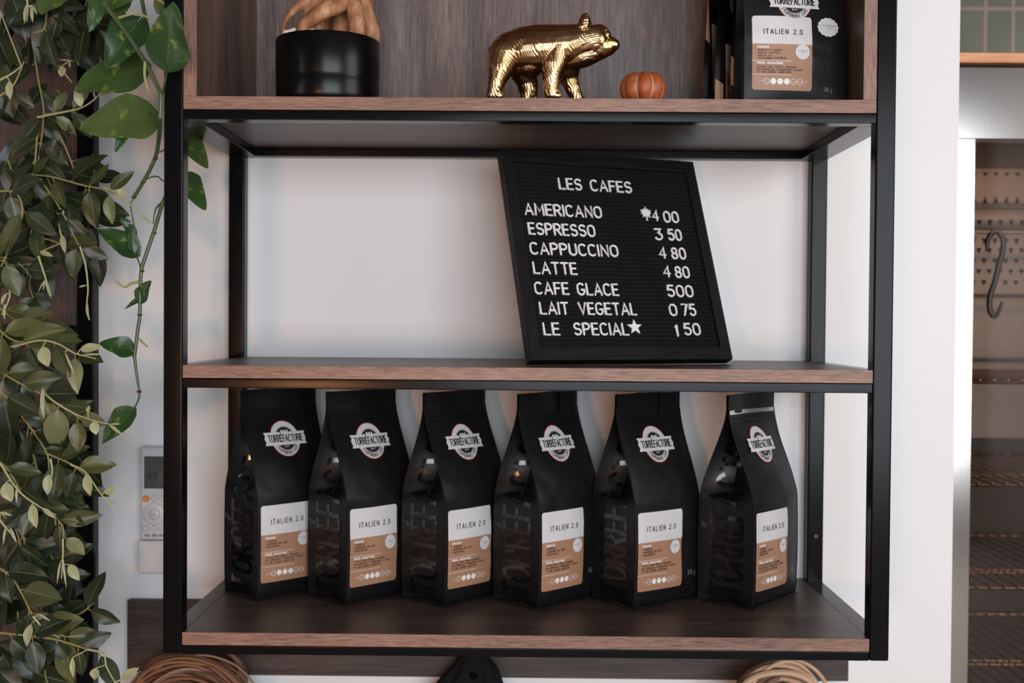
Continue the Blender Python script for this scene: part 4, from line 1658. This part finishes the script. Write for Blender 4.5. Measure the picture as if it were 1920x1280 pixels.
garland('dense hanging greenery with pointed green leaves in the upper left corner',
        [([(15, -20, .15), (55, 60, .13), (72, 150, .12), (82, 215, .12), (72, 300, .12)], 48, 50, .25),
         ([(82, 215, .11), (112, 211, .10), (150, 203, .10)], 34, 44, .55),
         ([(90, -20, .10), (84, 50, .09), (62, 62, .08)], 40, 50, .2),
         ([(80, -10, .12), (130, 50, .12), (100, 50, .12)], 40, 62, .15),
         ([(72, 225, .12), (66, 300, .11), (62, 328, .11)], 40, 42, .25),
         ([(15, 300, .13), (30, 325, .12), (90, 330, .10), (155, 347, .09), (195, 355, .08), (222, 365, .08)], 34, 48, .4),
         ([(100, 230, .13), (120, 270, .12), (140, 320, .12)], 50, 40, .2),
         ([(-5, 358, .08), (30, 362, .07), (42, 400, .06), (24, 450, .06), (2, 500, .06)], 46, 50, .4),
         ([(65, 330, .12), (78, 350, .12), (76, 400, .12), (58, 440, .12), (95, 450, .11), (140, 468, .11)], 38, 46, .3),
         ([(75, 335, .11), (115, 395, .10), (150, 465, .09)], 50, 44, .35),
         ([(0, 180, .05), (25, 160, .05), (45, 115, .06)], 40, 40, .3),
         ([(-10, 480, .10), (30, 490, .10), (60, 520, .10)], 36, 48, .3)],
        [([(70, 220, .10), (110, 212, .09), (150, 203, .08), (175, 188, .07), (190, 172, .07)], [((152, 200), (-.2, -1), 38, 17), ((185, 180), (1, -.4), 46, 10), ((178, 186), (-.1, -1), 22, 3)]),
         ([(150, 462, .08), (160, 495, .08), (165, 540, .08), (163, 570, .08), (168, 600, .08)], [((163, 565), (.15, 1), 36, 6), ((160, 535), (-1, .3), 12, 4)]),
         ([(50, -5, .05), (52, 15, .05), (50, 40, .05)], [((50, 8), (-.05, 1), 38, 7), ((60, 10), (.1, 1), 34, 7), ((63, 12), (.5, 1), 18, 4)]),
         ([(0, 150, .03), (22, 138, .03), (40, 124, .03)], [((18, 152), (.1, 1), 36, 15), ((0, 20), (0, 1), 36, 8)]),
         ([(95, 105, .11), (115, 130, .11), (135, 155, .11)], [((118, 125), (-.1, 1), 20, 15), ((108, 112), (1, .1), 36, 3), ((130, 114), (.2, 1), 14, 4)]),
         ([(195, 352, .08), (215, 360, .07), (243, 382, .06), (265, 402, .06), (283, 418, .06)], [((226, 370), (.4, -1), 19, 19), ((265, 400), (1, 1.1), 26, 7)]),
         ([(72, 480, .08), (85, 520, .08), (96, 555, .08)], [((84, 525), (.4, 1), 34, 3), ((84, 525), (-.5, 1), 26, 3), ((84, 525), (-.1, 1), 20, 3), ((90, 540), (.4, 1), 22, 3)]),
         ([(112, 430, .10), (116, 445, .10), (120, 455, .10)], [((116, 440), (.25, 1), 36, 11), ((75, 472), (1, .3), 28, 10), ((105, 395), (1, .2), 18, 12)]),
         ([(15, 530, .06), (18, 555, .06), (5, 590, .06)], [((12, 550), (-.4, 1), 24, 8), ((8, 570), (.1, 1), 30, 4)])],
        [(-20, -30, 135, 70, .08, .26, 34, 62, .12), (-20, 70, 60, 200, .10, .26, 14, 52, .12), (95, 0, 190, 70, .1, .2, 16, 64, .1),
         (30, 190, 150, 300, .12, .28, 16, 48, .15), (-15, 300, 180, 470, .10, .28, 52, 50, .18), (140, 340, 200, 440, .1, .24, 10, 46, .3), (-20, 470, 70, 560, .08, .26, 18, 52, .22)],
        21, None)
garland('hanging greenery with pale young leaves in front of the lower left panel',
        [([(-10, 610, .08), (20, 635, .07), (55, 645, .06)], 36, 52, .5),
         ([(20, 650, .06), (75, 638, .05), (110, 645, .04), (140, 662, .04)], 46, 44, .45),
         ([(-10, 690, .10), (40, 720, .09), (90, 745, .08), (130, 770, .07), (170, 800, .06)], 36, 52, .45),
         ([(-10, 720, .09), (25, 760, .09), (60, 805, .09), (88, 850, .08), (92, 880, .08)], 40, 50, .25),
         ([(-10, 860, .05), (15, 880, .04), (45, 930, .04), (75, 955, .04)], 44, 50, .35),
         ([(88, 850, .08), (130, 868, .08), (160, 890, .07)], 36, 46, .5),
         ([(60, 840, .12), (75, 900, .11), (100, 960, .10), (105, 985, .10)], 40, 48, .3),
         ([(-10, 1060, .08), (20, 1080, .07), (45, 1120, .06), (62, 1155, .06), (90, 1180, .06), (130, 1195, .06)], 38, 50, .35),
         ([(-10, 1185, .06), (60, 1192, .05), (110, 1200, .05), (165, 1217, .05), (195, 1224, .05)], 40, 46, .3),
         ([(100, 960, .10), (118, 990, .09), (118, 1030, .09)], 30, 44, .55),
         ([(110, 1160, .09), (150, 1150, .08), (175, 1130, .08)], 36, 46, .35),
         ([(0, 960, .12), (40, 1000, .12), (50, 1040, .12)], 36, 54, .15),
         ([(-10, 570, .12), (30, 600, .12), (60, 615, .12)], 30, 50, .45)],
        [([(25, 650, .04), (75, 638, .02), (110, 645, .015), (140, 662, .01), (180, 672, .01)], [((80, 650), (.35, 1), 40, 27), ((150, 655), (1, -.15), 46, 18), ((155, 665), (1, -.05), 44, 4), ((122, 660), (.5, 1), 46, 4)]),
         ([(80, 735, .05), (105, 755, .04), (140, 775, .04), (175, 788, .03), (205, 795, .03)], [((80, 728), (.1, 1), 58, 9), ((175, 790), (.3, 1), 26, 18), ((205, 796), (1, .7), 34, 6), ((208, 795), (1, -.05), 20, 4), ((165, 775), (.2, -1), 16, 9)]),
         ([(132, 870, .06), (160, 885, .055), (185, 920, .05), (205, 945, .05)], [((163, 888), (.2, 1), 42, 20), ((195, 922), (1, -.2), 25, 15), ((195, 930), (.8, 1), 36, 4), ((205, 940), (1, .1), 16, 4)]),
         ([(0, 868, .03), (35, 920, .02), (75, 950, .02), (105, 965, .02)], [((60, 945), (.25, 1), 46, 20), ((80, 952), (1, .7), 32, 9), ((10, 905), (.4, 1), 38, 26), ((32, 910), (.05, 1), 34, 5)]),
         ([(118, 1010, .07), (118, 1040, .07), (115, 1085, .07)], [((130, 1058), (.7, 1), 36, 20), ((117, 1040), (.2, 1), 62, 4), ((114, 1050), (-.1, 1), 44, 4)]),
         ([(62, 1155, .05), (80, 1175, .05), (110, 1195, .05)], [((58, 1170), (-.15, 1), 42, 20), ((72, 1150), (1, .5), 28, 5)]),
         ([(165, 1217, .04), (193, 1225, .035), (200, 1250, .03), (215, 1278, .03)], [((228, 1273), (1, -.7), 42, 18), ((180, 1252), (-.1, 1), 22, 20), ((136, 1232), (.1, 1), 38, 10), ((215, 1280), (1, -.5), 60, 4)]),
         ([(95, 860, .06), (98, 885, .06), (92, 910, .06)], [((90, 890), (.05, 1), 38, 18)]),
         ([(0, 975, .03), (12, 990, .03), (30, 1010, .03)], [((12, 985), (-.1, 1), 36, 6), ((20, 990), (.5, 1), 30, 6), ((0, 960), (1, .2), 26, 6)])],
        [(-20, 590, 60, 700, .08, .24, 16, 54, .4), (-20, 690, 60, 860, .08, .26, 34, 54, .15), (40, 760, 140, 850, .1, .26, 18, 52, .2), (100, 770, 170, 850, .08, .2, 9, 48, .4),
         (-20, 850, 60, 960, .1, .26, 14, 50, .15), (-20, 980, 70, 1100, .08, .26, 26, 54, .12), (60, 900, 140, 1010, .1, .24, 14, 46, .25), (50, 1010, 120, 1110, .1, .24, 12, 46, .15),
         (-20, 1100, 130, 1230, .08, .26, 38, 54, .14), (-20, 1230, 110, 1300, .08, .26, 18, 54, .12), (100, 1120, 170, 1210, .08, .2, 10, 48, .3)],
        33, None)

# ------------------------------------------------------------------ glass-door cabinet at the right
FX0, FX1, FZ0, FZ1 = .70, 1.62, -1.149, .5142
FY = .45
fg = thing('display_fridge', 'stainless steel glass-door drying cabinet to the right of the white wall', 'fridge')
obj('door_stile', box_bm((FX0, FY, FZ0 + .08), (.7862, FY + .045, .3897), .0006, 1), M['steel'], fg)
obj('door_stile', box_bm((1.53, FY, FZ0 + .08), (FX1, FY + .045, .3897), .0006, 1), M['steel'], fg)
obj('door_rail', box_bm((FX0, FY, .3898), (FX1, FY + .045, FZ1), .0006, 1), M['steel'], fg)
obj('door_rail', box_bm((.7863, FY + .0005, FZ0 + .08), (1.5299, FY + .045, FZ0 + .2), .001), M['steel'], fg)
obj('door_glass', box_bm((.7863, FY + .018, FZ0 + .2), (1.5299, FY + .022, .3897)), M['glass'], fg)
bm = bmesh.new()
add_box(bm, (.735, FY + .046, FZ0), (.755, 1.13, FZ1))
add_box(bm, (1.56, FY + .046, FZ0), (1.58, 1.13, FZ1))
add_box(bm, (.755, FY + .046, FZ1 - .02), (1.56, 1.13, FZ1))
add_box(bm, (.755, FY + .046, FZ0), (1.56, 1.13, FZ0 + .02))
add_box(bm, (.755, 1.115, FZ0 + .02), (1.56, 1.13, FZ1 - .02))
obj('cabinet_shell', bm, M['interior'], fg)
# punched steel back plate: the rows of triangular holes
bm = bmesh.new()
add_box(bm, (.756, 1.095, .135), (1.559, 1.098, .425))
add_box(bm, (.756, 1.095, -.20), (1.559, 1.098, .128))
obj('back_plate', bm, M['inner_steel'], fg)
bm = bmesh.new()
zs = [(.412, 1, 0, .7), (.352, -1, 0, 1.5), (.300, 1, .5, 1.1), (.257, 1, 0, 1.1), (.235, 1, .5, 1.0), (.211, 1, 0, .9), (.187, 1, .5, .9), (.161, 1, 0, .9)]
for z_, up, ph, k in zs:
    for i in range(32):
        x_ = .7672 + (i + ph) * .0248
        if x_ > 1.55:
            continue
        hw, hh = .0062, .0062 * k
        pts = [(x_ - hw, z_ + hh * up), (x_ + hw, z_ + hh * up), (x_, z_ - hh * up)]
        a_ = [bm.verts.new((p[0], 1.0935, p[1])) for p in pts]
        b_ = [bm.verts.new((p[0], 1.0952, p[1])) for p in pts]
        bm.faces.new(a_)
        for q in range(3):
            bm.faces.new((a_[q], b_[q], b_[(q + 1) % 3], a_[(q + 1) % 3]))
obj('punched_holes', bm, M['dark_opening'], fg)
for z0_, z1_, y_ in ((.322, .336, 1.0), (.275, .284, .98), (.245, .250, .72), (.128, .134, 1.05), (-.02, -.012, 1.05)):
    obj('hanging_rail', box_bm((.756, y_, z0_), (1.559, y_ + .012, z1_), .002), M['hook'] if y_ > .9 else M['inner_steel'], fg)


def wire_rack(z_, label):
    root = thing('wire_rack', label, 'rack', (0, 0, z_), group='wire racks in the steel cabinet')
    for y_ in (.56, 1.085):
        bm = bmesh.new()
        add_tube(bm, [(.757, y_, 0), (1.558, y_, 0)], .0032, 8)
        obj('front_rail' if y_ < .8 else 'rear_rail', bm, M['wire'], root)
    bm = bmesh.new()
    add_tube(bm, [(.757, .70, -.002), (1.558, .70, -.002)], .0028, 8)
    add_tube(bm, [(.757, .725, -.002), (1.558, .725, -.002)], .0028, 8)
    obj('cross_brace', bm, M['wire'], root)
    bm = bmesh.new()
    for i in range(31):
        x_ = .765 + i * .0257
        add_tube(bm, [(x_, .553, .0035), (x_, 1.09, .0035)], .0017, 6)
        add_ball(bm, (x_, .554, .0035), .0034, 8, 6)
    obj('wires', bm, M['wire'], root)


wire_rack(-.0435, 'topmost wire rack inside the steel cabinet, at the height of the middle shelf')
wire_rack(-.2350, 'second wire rack from the top inside the steel cabinet')
wire_rack(-.4270, 'third wire rack from the top inside the steel cabinet')
wire_rack(-.6100, 'lowest visible wire rack in the steel cabinet, at the bottom right corner')
hp_ = spline([at(u, v, .72) for u, v in ((1850, 472), (1852, 452), (1860, 437), (1872, 436), (1881, 452), (1879, 474), (1872, 498), (1865, 528), (1857, 552), (1855, 575), (1861, 591), (1870, 588), (1879, 566))], 5)
bm = bmesh.new()
add_tube(bm, hp_, [.0055 - (.0035 * max(0, (abs(k - 30) - 22) / 10)) for k in range(len(hp_))], 10)
tag(obj('meat_hook', bm, M['hook'], None, 80), 'dark steel S-shaped hook hanging behind the glass door', 'hook')
tag(obj('wooden_board', box_bm((.72, .45, .5226), (1.62, 1.12, .5403), .001, 1), M['warm_lit_wood']), 'pale wooden board, orange light in its colour, lying above the steel cabinet', 'board')
obj('shaded_gap_fill', box_bm((.74, .47, FZ1 + .0002), (1.6, 1.1, .5224)), M['dark_opening'], fg)  # black box drawn in for the shade of an open gap
# warm strip lamp inside the cabinet
area_light('cabinet_strip_lamp', (1.15, .62, .485), (1.15, .85, -.2), .7, .05, 2.2, (1.0, .62, .40))
